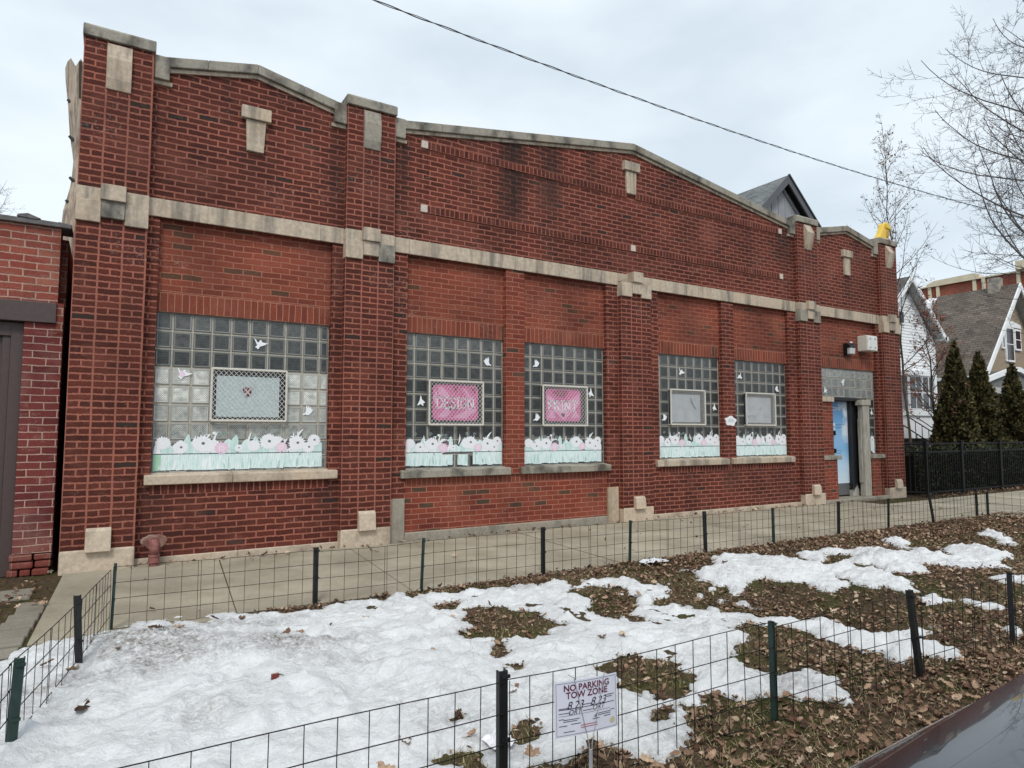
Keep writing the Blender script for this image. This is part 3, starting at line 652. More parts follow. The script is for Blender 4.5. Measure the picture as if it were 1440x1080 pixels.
# flower motifs repeated on each strip; offsets from the left edge for the wide window (1.86 m), scaled down on the others
def flower_strip(x0, x1, zb, seed, torn=0, wide=False):
    rng = random.Random(seed); p = MB(); y = .1868; zg = zb+.19; w = x1-x0
    # grass band cut in blades of film with uneven lower ends
    x = x0; nb = int(w/.075)
    for k in range(nb):
        a = x0+w*k/nb; c = x0+w*(k+1)/nb; zl = zb+.012+rng.uniform(-.008, .008)*(1 if not torn else 1.6); zr = zb+.012+rng.uniform(-.008, .008)
        mid = (a+c)/2
        if torn == 1 and .585 < (mid-x0)/w < .665: # a missing piece
            if (mid-x0)/w > .62: continue
        if torn == 1 and .50 < (mid-x0)/w < .52: continue
        if torn == 2 and .51 < (mid-x0)/w < .535: continue
        g = 0 if k > 0 or not wide else 5
        zt = zg-(.03 if torn == 1 and .35 < (mid-x0)/w < .70 else .004)
        p.face([(a, y, zl), (c, y, zr), (c, y, zt), (a, y, zt)], g, uv=[(0, 0)]*4)
        for q in range(2):
            xx = rng.uniform(a, c); h = rng.uniform(.05, .17); strips(p, leafshape(xx, zb+.02, xx+rng.uniform(-.02, .02), zb+.02+h, rng.uniform(.006, .014)), y-.0006-.0001*q, rng.choice([1, 2, 7, 1]))
    if wide: strips(p, leafshape(x0+.03, zb+.01, x0+.05, zg-.01, .028), y-.001, 5)
    zs = zg+.006
    # upper strip: base of mint leaves, then flowers
    nl = int(w/.105)
    for k in range(nl+1):
        cx = x0+.05+(w-.10)*k/nl; hh = rng.uniform(.09, .165); b_ = rng.uniform(-.03, .03)
        q = [(max(x0, cx-.07), zs), (min(x1, cx+.07), zs)]+[(min(x1, max(x0, cx+b_*(a_/8)+.075*math.cos(math.pi*a_/8)*(1-.2*math.sin(math.pi*a_/8)))), zs+hh*(.25+.75*math.sin(math.pi*a_/8))) for a_ in range(9)]
        fan(p, q, y-.0002-.00005*k, rng.choice([0, 1, 0, 2, 1]))
    def X(f): return x0+w*f
    r0 = .100 if wide else .094
    for f, h, tip, wd in ((.17, .02, .21, .042), (.44, .03, .22, .05), (.58, .02, .20, .046), (.72, .02, .17, .06), (.90, .02, .16, .04)):
        strips(p, leafshape(X(f), zs+h, X(f)+rng.uniform(-.02, .05), zs+tip*rng.uniform(.9, 1.05), wd), y-.0022-.0001*f, 1)
    for f in (.205, .33, .53, .67, .80, .86): # thin white blades that stand clear of the flowers
        bx = X(f); strips(p, leafshape(bx, zs+.10, bx+rng.uniform(-.05, .05), zs+.235*rng.uniform(.85, 1.1), .012, rng.uniform(-.015, .015)), y-.0026, 2)
    strips(p, leafshape(X(.83), zs+.165, X(.83)+.085, zs+.275, .014, .01), y-.0027, 2); strips(p, leafshape(X(.79), zs+.19, X(.83), zs+.165, .012), y-.0027, 2)
    for f in (.29, .31): strips(p, leafshape(X(.275)+.0, zs+.165, X(f), zs+.215, .018), y-.0028, 2)
    daisy(p, X(.33), zs+.225, .022, y-.003, 5, 2, False, rng=rng)
    for q in range(5):
        daisy(p, x0+w*rng.uniform(.08, .93), zs+rng.uniform(.075, .125), r0*rng.uniform(.7, .95), y-.0029, 17, 2, False, rng=rng)
    for f, z, r, k in ((.05, .115, r0*.85, 2), (.145, .065, r0*.85, 2), (.265, .105, r0*1.12, 2), (.375, .055, r0*.85, 3), (.475, .055, r0*.5, 2), (.655, .125, r0*1.1, 2), (.735, .055, r0*.75, 3), (.835, .105, r0*1.05, 2), (.945, .14, r0*.85, 2), (.91, .055, r0*.8, 2)):
        cx = min(max(X(f), x0+r*.9), x1-r*.9)
        daisy(p, cx, zs+z, r, y-.0032-f*.0008, 18 if k == 2 else 11, k, k == 2 and f > .1, rng=rng)
        if k == 3: fan(p, ell(cx, zs+z, r*.42, r*.38, 12), y-.0046, 6); fan(p, ell(cx, zs+z, r*.2, r*.18, 9), y-.0049, 3)
    for f in (.10, .25, .36, .40, .62, .70, .85): swirl(p, X(f), zs+.215+rng.uniform(-.02, .03), .026, y-.001)
    for q in range(6): # dark scraps where film has come away
        cx = rng.uniform(x0+.1, x1-.1); cz = rng.choice([zg-.02, zg+.01, zg-.06]); fan(p, ell(cx, cz, rng.uniform(.006, .018), .006, 6, rng.uniform(0, 3)), y-.0052, 4)
    return p.build('flower_decal', FM)
for x0, x1, zb, seed, torn, wide, lab in (
    (.425, 2.25, .975, 1, 0, True, 'longest strip of mint grass and white flowers, across the foot of the widest window'),
    (3.33, 4.81, .945, 2, 1, False, 'torn strip of mint grass and flowers under the pink DESIGN poster'),
    (5.19, 6.62, .94, 3, 2, False, 'split strip of mint grass and flowers under the pink PRINT poster'),
    (7.82, 9.30, .975, 4, 0, False, 'strip of mint grass and flowers left of the small white cloud plaque'),
    (9.70, 11.16, .975, 5, 0, False, 'strip of mint grass and flowers right of the small white cloud plaque')):
    tag(flower_strip(x0, x1, zb, seed, torn, wide), lab, 'flower decal', 'flower strips along the window feet')
p = MB(); fan(p, [(13.99, 1.03), (14.05, .98), (14.13, .955), (14.13, 1.26), (14.10, 1.32), (14.03, 1.335), (13.985, 1.28)], .1868, 2)
strips(p, leafshape(14.05, 1.0, 14.03, 1.25, .03), .186, 0); fan(p, ell(14.05, 1.25, .012, .02, 8), .1855, 4); strips(p, leafshape(14.05, 1.33, 14.06, 1.42, .008), .186, 7)
tag(p.build('flower_decal', FM), 'short white scrap of flower film in the narrow sidelight by the door', 'flower decal', 'flower strips along the window feet')

# doves: outline of a bird in flight, head to the right
DOVES = [
 [(-.5, .62), (-.30, .42), (-.12, .12), (.02, .20), (.10, .36), (.22, .42), (.34, .34), (.30, .22), (.52, .14), (.98, .10), (.70, -.12), (.36, -.26), (.10, -.36), (.04, -.56), (-.12, -.66), (-.20, -.50), (-.36, -.46), (-.30, -.30), (-.16, -.20), (-.28, .05), (-.42, .35)],
 [(-.62, -.30), (-.34, -.16), (-.22, .05), (-.22, .42), (-.12, .78), (-.02, .40), (.12, .70), (.20, .36), (.34, .52), (.40, .24), (.62, .16), (.52, .02), (.36, -.22), (.12, -.42), (-.14, -.44), (-.30, -.34), (-.58, -.46)],
 [(-.46, -.10), (-.30, .06), (-.10, .26), (-.06, .60), (.04, .80), (.12, .42), (.22, .10), (.46, -.24), (.62, -.50), (.30, -.42), (.10, -.34), (-.10, -.56), (-.30, -.60), (-.20, -.36), (-.34, -.24), (-.52, -.24)],
]
def dove(cx, cz, s, k, flip, rot, lab, pink=False):
    p = MB(); c, sn = math.cos(rot), math.sin(rot); pts = []
    for x, z in DOVES[k]:
        if flip: x = -x
        pts.append((cx+s*(x*c-z*sn), cz+s*(x*sn+z*c)))
    if flip: pts = pts[::-1]
    m = len(pts); pts = [(cx+(a-cx)*1.22, cz+(b-cz)*1.22) for a, b in pts]; y0, y1 = .1845, .1885
    p.prism(pts[::-1] if False else pts[::-1], y0, y1, 0)
    mats = [M['petal']]
    if pink: mats = [M['petal'], M['pinkf']]; fan(p, ell(cx+.0, cz-.01, s*.36, s*.40, 12), y0-.0008, 1)
    o = p.build('dove_decal', mats); tag(o, lab, 'dove decal', 'white doves stuck on the glass')
for a in (
    (1.48, 2.45, .085, 0, 0, 0, 'white dove high above the pale mesh guarded vent, in the widest window'),
    (.68, 2.06, .085, 0, 0, -.05, 'dove with a pink body at the left of the widest window', True),
    (2.07, 1.66, .085, 1, 0, .05, 'white dove right of the pale mesh guarded vent, in the widest window'),
    (4.57, 2.40, .085, 1, 1, -.1, 'white dove right above the pink poster with the longer word'),
    (3.56, 1.82, .085, 2, 1, .1, 'white dove at the left edge of the pink poster with the longer word'),
    (5.40, 2.42, .080, 1, 0, .1, 'white dove left above the pink PRINT poster'),
    (6.42, 2.02, .085, 2, 0, 0, 'white dove at the right edge of the pink PRINT poster'),
    (5.41, 1.62, .080, 1, 0, 0, 'white dove left below the pink PRINT poster'),
    (8.38, 2.45, .085, 0, 0, -.2, 'white dove above the grey vent with a dark mark, left of the cloud plaque'),
    (7.98, 1.65, .080, 1, 0, .1, 'white dove low on the left of the grey vent with a dark mark'),
    (9.19, 1.85, .080, 2, 0, 0, 'white dove right of the grey vent with a dark mark, near the cloud plaque'),
    (9.89, 2.44, .080, 0, 1, .5, 'white dove high in the left corner of the window right of the cloud plaque'),
    (10.93, 2.23, .080, 1, 1, 0, 'white dove on the right of the window right of the cloud plaque'),
    (13.05, 2.45, .090, 0, 0, .7, 'white dove in the middle of the glass blocks over the door'),
    (12.45, 2.27, .085, 2, 1, .2, 'white dove in the left corner of the glass blocks over the door'),
    (14.07, 1.84, .085, 2, 0, 0, 'white dove in the narrow glass strip right of the door')):
    dove(*a)

# posters behind the guards
M['pink'] = plain('pink_poster', (.66, .15, .36), .5, var=.14, scale=9, bumpamt=0); M['pink_l'] = plain('pale_pink_print', (.78, .36, .58), .5, bumpamt=0); M['pink_d'] = plain('deep_pink_print', (.34, .06, .15), .5, bumpamt=0); M['plum'] = plain('plum_print', (.12, .02, .05), .5, bumpamt=0); M['ink_w'] = plain('white_print', (.90, .86, .90), .5, bumpamt=0)
PM = [M['pink'], M['pink_l'], M['pink_d'], M['ink_w'], M['plum']]
def rrect(x0, x1, z0, z1, r, top=True):
    out = []
    for cx, cz, a0 in ((x1-r, z0+r, -90), (x1-r, z1-r, 0), (x0+r, z1-r, 90), (x0+r, z0+r, 180)):
        for k in range(5):
            t = rad(a0+k*22.5); out.append((cx+r*math.cos(t), cz+r*math.sin(t)))
    return out
SER = {'P': [[(0, 0), (0, 1)], [(0, 1), (.4, 1), (.58, .88), (.58, .64), (.4, .52), (0, .52)], [(-.13, 0), (.13, 0)], [(-.13, 1), (.1, 1)]],
 'R': [[(0, 0), (0, 1)], [(0, 1), (.38, 1), (.56, .88), (.56, .64), (.38, .52), (0, .52)], [(.3, .52), (.64, 0), (.76, 0)], [(-.13, 0), (.13, 0)], [(-.13, 1), (.1, 1)]],
 'I': [[(.1, 0), (.1, 1)], [(-.04, 0), (.24, 0)], [(-.04, 1), (.24, 1)]],
 'N': [[(0, 0), (0, 1), (.66, 0), (.66, 1)], [(-.12, 0), (.12, 0)], [(-.14, 1), (.04, 1)], [(.54, 1), (.78, 1)]],
 'T': [[(.32, 0), (.32, 1)], [(-.04, .86), (-.04, 1), (.68, 1), (.68, .86)], [(.2, 0), (.44, 0)]],
 'D': [[(0, 0), (0, 1)], [(-.1, 1), (.34, 1), (.6, .78), (.66, .5), (.6, .22), (.34, 0), (-.1, 0)]],
 'E': [[(0, 0), (0, 1)], [(-.1, 1), (.54, 1), (.54, .86)], [(0, .52), (.38, .52)], [(-.1, 0), (.56, 0), (.56, .16)]],
 'S': [[(.52, .84), (.4, 1), (.14, 1), (.02, .84), (.06, .64), (.46, .40), (.54, .2), (.42, 0), (.12, 0), (0, .18)]],
 'G': [[(.58, .84), (.44, 1), (.2, 1), (.04, .8), (0, .5), (.04, .2), (.2, 0), (.44, 0), (.6, .16), (.6, .42)], [(.4, .44), (.72, .44)]]}
ADV = {'P': .82, 'R': .96, 'I': .46, 'N': 1.0, 'T': .86, 'D': .90, 'E': .80, 'S': .76, 'G': .92}
def serif(p, word, x0, z0, h, wtot, y, mi, wt):
    tot = sum(ADV[c] for c in word); x = x0; k = wtot/tot
    for c in word:
        for pl in SER[c]: stroke(p, [(x+a*k, z0+b*h) for a, b in pl], wt, mi, y)
        x += ADV[c]*k
p = MB(); X0, X1, Z0, Z1 = 3.715, 4.41, 1.57, 2.06
p.prism(rrect(X0, X1, Z0, Z1, .075), .164, .170, 0)
for q in ([(3.80, 2.02), (3.86, 2.03), (3.98, 1.90), (3.90, 1.87), (3.80, 1.92)], [(4.16, 2.02), (4.22, 2.0), (4.34, 1.86), (4.28, 1.84)], [(3.78, 1.62), (3.95, 1.76), (4.02, 1.72), (3.90, 1.60)], [(4.00, 1.60), (4.16, 1.68), (4.36, 1.78), (4.38, 1.70), (4.22, 1.60)], [(3.72, 1.86), (3.76, 1.98), (3.80, 1.88), (3.76, 1.78)]): fan(p, q, .1634, 1)
for cx, cz in ((3.955, 1.765), (4.01, 1.80), (4.20, 1.80), (4.27, 1.80), (3.99, 1.73), (4.06, 1.73)): fan(p, ell(cx, cz, .024, .032, 8), .163, 4)
for q in ([(4.0, 2.03), (4.1, 2.03), (4.07, 1.94)], [(4.28, 2.02), (4.38, 2.02), (4.36, 1.93)]): fan(p, q, .1632, 2)
serif(p, 'DESIGN', 3.785, 1.735, .145, .59, .1622, 3, .020)
tag(p.build('poster', PM), 'pink poster reading DESIGN behind mesh in the window left of the grey speckled pilaster', 'poster', 'pink posters behind window mesh')
p = MB(); X0, X1, Z0, Z1 = 5.555, 6.205, 1.575, 2.06
p.prism(rrect(X0, X1, Z0, Z1, .06), .164, .170, 0)
fan(p, [(5.58, 1.98), (5.72, 1.90), (5.88, 1.82), (6.04, 1.92), (6.18, 2.0), (6.18, 1.84), (5.98, 1.66), (5.88, 1.60), (5.76, 1.68), (5.58, 1.84)], .1634, 1)
fan(p, [(5.66, 2.02), (5.8, 2.04), (5.98, 2.03), (5.9, 1.93), (5.76, 1.94)], .1634, 2); fan(p, ell(5.87, 1.67, .035, .03, 8), .163, 4); fan(p, [(5.58, 1.62), (5.66, 1.75), (5.74, 1.62)], .1633, 1); fan(p, [(6.02, 1.62), (6.10, 1.76), (6.18, 1.63)], .1633, 1)
serif(p, 'PRINT', 5.61, 1.73, .15, .545, .1622, 3, .021)
tag(p.build('poster', PM), 'pink poster reading PRINT behind the mesh guard', 'poster', 'pink posters behind window mesh')
# small crest hung behind the first guard
p = MB(); p.prism([(1.365, 1.812), (1.395, 1.845), (1.412, 1.885), (1.412, 1.925), (1.318, 1.925), (1.318, 1.885), (1.335, 1.845)], .160, .168, 0)
for a, b in (((1.325, 1.92), (1.395, 1.84)), ((1.405, 1.92), (1.335, 1.84))): stroke(p, [a, b], .010, 1, .1592)
tag(p.build('crest', [plain('crimson', (.16, .012, .025), .4), M['ink_w']]), 'small dark red shield crest behind the first window mesh', 'emblem')

# cloud plaque on the pilaster
pl = thing('cloud_plaque', (9.49, .098, 1.61), 'small white cloud shaped plaque on the dark red pilaster', 'plaque')
pts = []
for k in range(40):
    t = 2*math.pi*k/40; r = 1+.13*math.sin(5*t+.6)
    pts.append((9.49+.135*r*math.cos(t), 1.61+.085*r*math.sin(t)))
p = MB(); p.prism(pts, .080, .0985, 0); p.build('plaque_board', M['white'], pl)
p = MB(); 
for z, w in ((1.635, .11), (1.612, .16), (1.592, .14)): p.box(9.49-w/2, 9.49+w/2, .0785, .081, z, z+.006)
p.build('plaque_lettering', plain('grey_ink', (.25, .30, .33), .5, bumpamt=0), pl)

# wall lamp and utility box
lp = thing('wall_lamp', (13.2, .165, 3.15), 'black wall lamp with a clear ribbed lens over the entrance', 'lamp')
p = MB(); p.box(13.09, 13.31, .09, .166, 3.03, 3.27); p.prism([(.02, 3.17), (.02, 3.22), (.09, 3.27), (.09, 3.17)][::-1], 13.09, 13.31, axis='x'); p.build('lamp_housing', plain('black_lamp_metal', (.015, .015, .016), .4, .3), lp, bevel=.008)
p = MB(); p.prism([(.035, 3.045), (.025, 3.168), (.089, 3.168), (.089, 3.03)][::-1], 13.105, 13.295, axis='x'); p.build('lamp_lens', plain('ribbed_lens', (.55, .56, .55), .2, var=.2), lp, bevel=.006)
p = MB(); p.bar((13.2, .06, 3.27), (13.2, .06, 3.30), .03, 8); p.build('photocell', M['white'], lp)
ub = thing('utility_box', (14.0, .165, 3.3), 'cream metal utility box on the orange brick above the sidelight', 'box')
p = MB(); p.box(13.60, 13.98, -.05, .166, 3.13, 3.46); p.build('case', plain('cream_metal', (.66, .63, .55), .45), ub, bevel=.012)
p = MB(); p.box(13.615, 13.965, -.062, -.051, 3.145, 3.445)
p.build('cover', plain('pale_cover', (.72, .72, .68), .45), ub, bevel=.006)
for x in (13.70, 13.88):
    for z in (3.20, 3.385): p = MB(); p.box(x-.025, x+.025, -.068, -.0625, z-.015, z+.02); p.build('knockout', plain('grey_plastic', (.35, .35, .34), .5), ub, bevel=.004)
p = MB(); p.tube([(13.66, .10, 3.13), (13.66, .10, 3.08), (13.70, .13, 3.05), (13.72, .16, 3.05)], .012, 6); p.build('conduit', plain('dark_conduit', (.05, .05, .05), .5), ub)

# yellow bird ornament on the last pier cap
yb = thing('bird_ornament', (14.72, .2, 5.69), 'yellow bird shaped ornament perched on the far end pier cap', 'ornament')
M['yellow'] = plain('yellow_paint', (.75, .50, .07), .45, var=.06)
p = MB(); prof = [(-.44, .0), (-.14, .02), (.08, -.0), (.16, .06), (.25, .20), (.22, .30), (.30, .33), (.28, .42), (.20, .52), (.08, .55), (-.03, .49), (-.10, .36), (-.20, .20), (-.32, .08)]
bx, bz = 14.70, 5.692; prof = [(x*.72, z*.76) for x, z in prof]
p.prism([(bx+x, bz+z) for x, z in prof], .08, .22, 0); p.build('body', M['yellow'], yb, bevel=.03)
p = MB(); p.prism([(bx+x*.72, bz+z*.76) for x, z in [(.02, .36), (.31, .335), (.30, .40), (.22, .52), (.08, .565), (-.02, .50)]], .05, .25); p.build('head', M['yellow'], yb, bevel=.03)
p = MB(); p.prism([(bx+x*.72, bz+z*.76) for x, z in [(.04, .10), (.16, .10), (.235, .20), (.20, .31), (.06, .31)]], .062, .238); p.build('wing', plain('ochre_paint', (.45, .27, .03), .5), yb, bevel=.02)

# standpipe by the first pier
sp = thing('standpipe', (.46, .0, .0), 'dark red painted pipe elbow standing out of the wall beside the first pier', 'pipe')
M['pipe'] = plain('dusty_red_pipe', (.22, .085, .075), .85, var=.4, scale=22); M['patch'] = stone_mat('mortar_patch', (.36, .25, .21), (.17, .06, .045), .8, 9)
p = MB(); p.tube([(.46, .12, .245), (.46, .04, .25), (.46, .0, .235), (.46, -.02, .20), (.46, -.022, .12)], [.044, .047, .049, .05, .048], 14); p.build('elbow', M['pipe'], sp, smooth=True)
p = MB()
for z0, z1, r in ((.105, .13, .056), (.06, .10, .052), (.0, .06, .046), (.045, .06, .060)): p.bar((.46, -.022, z0), (.46, -.022, z1), r, 16)
p.build('collar', M['pipe'], sp)
rng = random.Random(5); pts = [(.46+.125*math.cos(t)*rng.uniform(.9, 1.1), .25+.075*math.sin(t)*rng.uniform(.85, 1.15)) for t in [2*math.pi*k/22 for k in range(22)]]
p = MB(); p.prism(pts, .091, .11); p.build('mortar_patch', M['patch'], sp, bevel=.01)

# ------------------------------------------------------------------ neighbour: the brick garage on the left
GA = thing('brick_garage', (-2.5, .1, 0), 'brick garage with brown steel lintel and door at the left edge', 'garage')
p = MB(); p.box(-7.5, -.49, .10, .40, 2.715, 3.50); p.box(-.495, -.435, .10, .40, 2.40, 2.715); p.box(-7.5, -6.5, .10, .40, 0, 2.72); p.box(-.62, -.435, .4, 9, 0, 3.45); p.build('upper_wall', M['garage'], GA)
p = MB(); p.box(-.755, -.435, .105, .40, .22, 2.40); p.box(-.755, -.4955, .105, .40, 2.40, 2.502); p.build('jamb', M['garage_dark'], GA)
p = MB(); rng = random.Random(2)
for r in range(3):
    x = -.77-rng.uniform(0, .02)
    while x < -.46:
        w = rng.choice([.1, .2, .2]); p.box(x, min(x+w-.012, -.44+rng.uniform(-.02, .01)), .09+rng.uniform(-.02, .025), .4, r*.074, r*.074+.064); x += w
p.build('broken_footing', brick_mat('crumbling_brick', [(.20, .05, .038), (.13, .035, .03), (.26, .08, .055)], (.30, .20, .16), bw=.3, row=.2, ms=.004, stain=.5), GA, bevel=.014)
M['brown'] = plain('brown_painted_steel', (.074, .050, .047), .5, var=.1); M['brown2'] = plain('brown_door_paint', (.075, .058, .056), .45, var=.1)
p = MB(); p.box(-7.2, -.495, .07, .38, 2.505, 2.712); p.build('lintel', M['brown'], GA, bevel=.006)
p = MB(); p.box(-.86, -.757, .16, .40, 0, 2.50); p.box(-6.4, -.86, .16, .4, 2.36, 2.50); p.box(-.93, -.86, .18, .4, 0, 2.36); p.build('door_frame', M['brown'], GA, bevel=.006)
p = MB(); p.box(-6.4, -.93, .22, .26, 0, 2.36); 
for k in range(4): p.box(-6.3+k*1.36, -6.3+k*1.36+1.2, .205, .22, .2, 2.2)
p.build('garage_door', M['brown2'], GA, bevel=.006)
p = MB(); rng = random.Random(9); x = -7.5
while x < -.42:
    w = rng.uniform(.28, .42); t = rng.uniform(-.012, .012); p.prism([(x, 3.495), (min(x+w, -.40), 3.495+t*.4), (min(x+w, -.40), 3.545+t), (x, 3.55)], .06, .42); x += w-.004
p.prism([(-.86, 3.55), (-.70, 3.54), (-.66, 3.555), (-.77, 3.595), (-.85, 3.575)], .05, .30); p.build('roof_edge', plain('roof_felt', (.13, .12, .12), .8, var=.3), GA, bevel=.006)
p = MB(); p.box(-7.4, -.62, .4, 9, 3.3, 3.42); p.build('roof', plain('garage_roof', (.07, .07, .07), .9), GA)

# ------------------------------------------------------------------ wire fences round the parkway
M['post_black'] = plain('black_post_paint', (.012, .013, .014), .5, var=.3, scale=20); M['post_green'] = plain('dark_green_post_paint', (.018, .040, .034), .5, var=.25, scale=20); M['wire'] = plain('dark_wire', (.014, .014, .013), .7, 0, spec=.2, bumpamt=0)
def fence(name, label, line, posts, rows, gap, seed, wr=.0023):
    """line: list of (x,y); posts: (x, y, h, thick, lean_x, lean_y, material)"""
    rng = random.Random(seed)
    t = thing(name, (line[0][0], line[0][1], 0), label, 'fence', 'low wire fences round the parkway')
    for (x, y, h, thick, lx, ly, mt) in posts:
        p = MB(); w = .019 if thick else .0095
        a = Vector((x, y, -.05)); b = Vector((x+lx, y+ly, h)); ux = Vector((1, 0, 0)); uy = Vector((0, 1, 0))
        # a U section stake: a web and two flanges with a notched top
        def slab(cx0, cx1, cy0, cy1):
            q = [a+ux*cx0+uy*cy0, a+ux*cx1+uy*cy0, a+ux*cx1+uy*cy1, a+ux*cx0+uy*cy1]; r = [v+(b-a) for v in q]
            for k in range(4): n = (k+1) % 4; p.face([q[k], q[n], r[n], r[k]])
            p.face(r); p.face(q[::-1])
        slab(-w, w, -.004, .004); slab(-w, -w+.006, .004, .022); slab(w-.006, w, .004, .022)
        for zz in rows[:4:2]:
            c = a+(b-a)*((zz+.05)/(h+.05)); p.box(c.x-w*.5, c.x+w*1.3, c.y-.014, c.y-.004, c.z-.006, c.z+.006)
        p.build('post', M[mt], t)
    p = MB()
    for (x0, y0), (x1, y1) in zip(line, line[1:]):
        d = Vector((x1-x0, y1-y0, 0)); Ln = d.length; d.normalize(); n = max(1, int(Ln/gap)); nv = Vector((-d.y, d.x, 0))
        ph = rng.uniform(0, 6)
        def P(s, z): 
            sag = .012*math.sin(s*1.7+ph)+.006*math.sin(s*4.1+ph*2)
            return Vector((x0, y0, 0))+d*s+nv*(-.012+.012*math.sin(s*2.3+ph)*(z+.1))+Vector((0, 0, z+sag*(.4+z)))
        for z in rows:
            pts = [P(Ln*k/max(8, n//2), z) for k in range(max(8, n//2)+1)]; p.tube(pts, wr, 4)
        for k in range(n+1):
            s = Ln*k/n; p.tube([P(s, rows[-1]-.02), P(s, (rows[0]+rows[-1])/2)+nv*rng.uniform(-.004, .004), P(s, rows[0])], wr*.92, 4)
            if k % 12 == 5: p.tube([P(s+.022, rows[-1]), P(s+.02, rows[0]+.0)], wr*.9, 4)
    p.build('wire_mesh', M['wire'], t); return t
ROWS = [.435, .325, .215, .105, .008]
FP = [(.07, -2.42, .47, 0, .012, 0, 'post_green'), (1.50, -2.44, .46, 1, 0, 0, 'post_black'), (2.43, -2.46, .46, 0, .02, 0, 'post_green'), (3.75, -2.44, .46, 1, .0, 0, 'post_black'), (4.87, -2.45, .45, 0, .02, 0, 'post_green'), (6.04, -2.45, .48, 1, -.01, 0, 'post_black'), (7.25, -2.46, .45, 0, .0, 0, 'post_green'), (8.60, -2.48, .46, 1, .02, 0, 'post_black'), (9.78, -2.50, .44, 0, .03, 0, 'post_black'), (11.02, -2.52, .47, 1, -.13, 0, 'post_black'), (12.33, -2.54, .41, 1, .0, 0, 'post_black'), (12.66, -2.56, .42, 1, 0, 0, 'post_black')]
fence('wire_fence', 'low wire fence along the sidewalk below the brick workshop', [(p[0], p[1]) for p in FP], FP, ROWS, .105, 1)
SP = [(-.085, -3.40, .47, 1, -.03, 0, 'post_black'), (-.30, -4.50, .46, 1, .02, .0, 'post_green'), (-.52, -5.80, .46, 1, 0, 0, 'post_black')]
fence('wire_fence', 'short wire fence across the left end of the snowy parkway', [(.07, -2.42)]+[(p[0], p[1]) for p in SP], SP, ROWS, .105, 2)
NP = [(1.335, -5.74, .485, 1, 0, 0, 'post_black'), (2.83, -5.82, .475, 0, -.005, 0, 'post_green'), (4.05, -5.88, .50, 1, -.085, .0, 'post_black'), (5.17, -5.89, .475, 0, .0, 0, 'post_black'), (6.55, -5.90, .47, 1, 0, 0, 'post_black'), (8.2, -5.9, .47, 0, 0, 0, 'post_green'), (9.9, -5.9, .47, 1, 0, 0, 'post_black'), (11.4, -5.9, .47, 0, 0, 0, 'post_green'), (12.7, -5.9, .47, 1, 0, 0, 'post_black')]
fence('wire_fence', 'low wire fence nearest the street, behind the no parking sign', [(-.52, -5.80)]+[(p[0], p[1]) for p in NP], NP, [.465, .345, .23, .115, .01], .105, 3, .0021)
EP = [(12.69, -3.6, .45, 1, 0, 0, 'post_black'), (12.70, -4.8, .45, 0, 0, 0, 'post_green')]
fence('wire_fence', 'wire fence across the far right end of the parkway', [(12.66, -2.56)]+[(p[0], p[1]) for p in EP]+[(12.7, -5.9)], EP, ROWS, .105, 4)

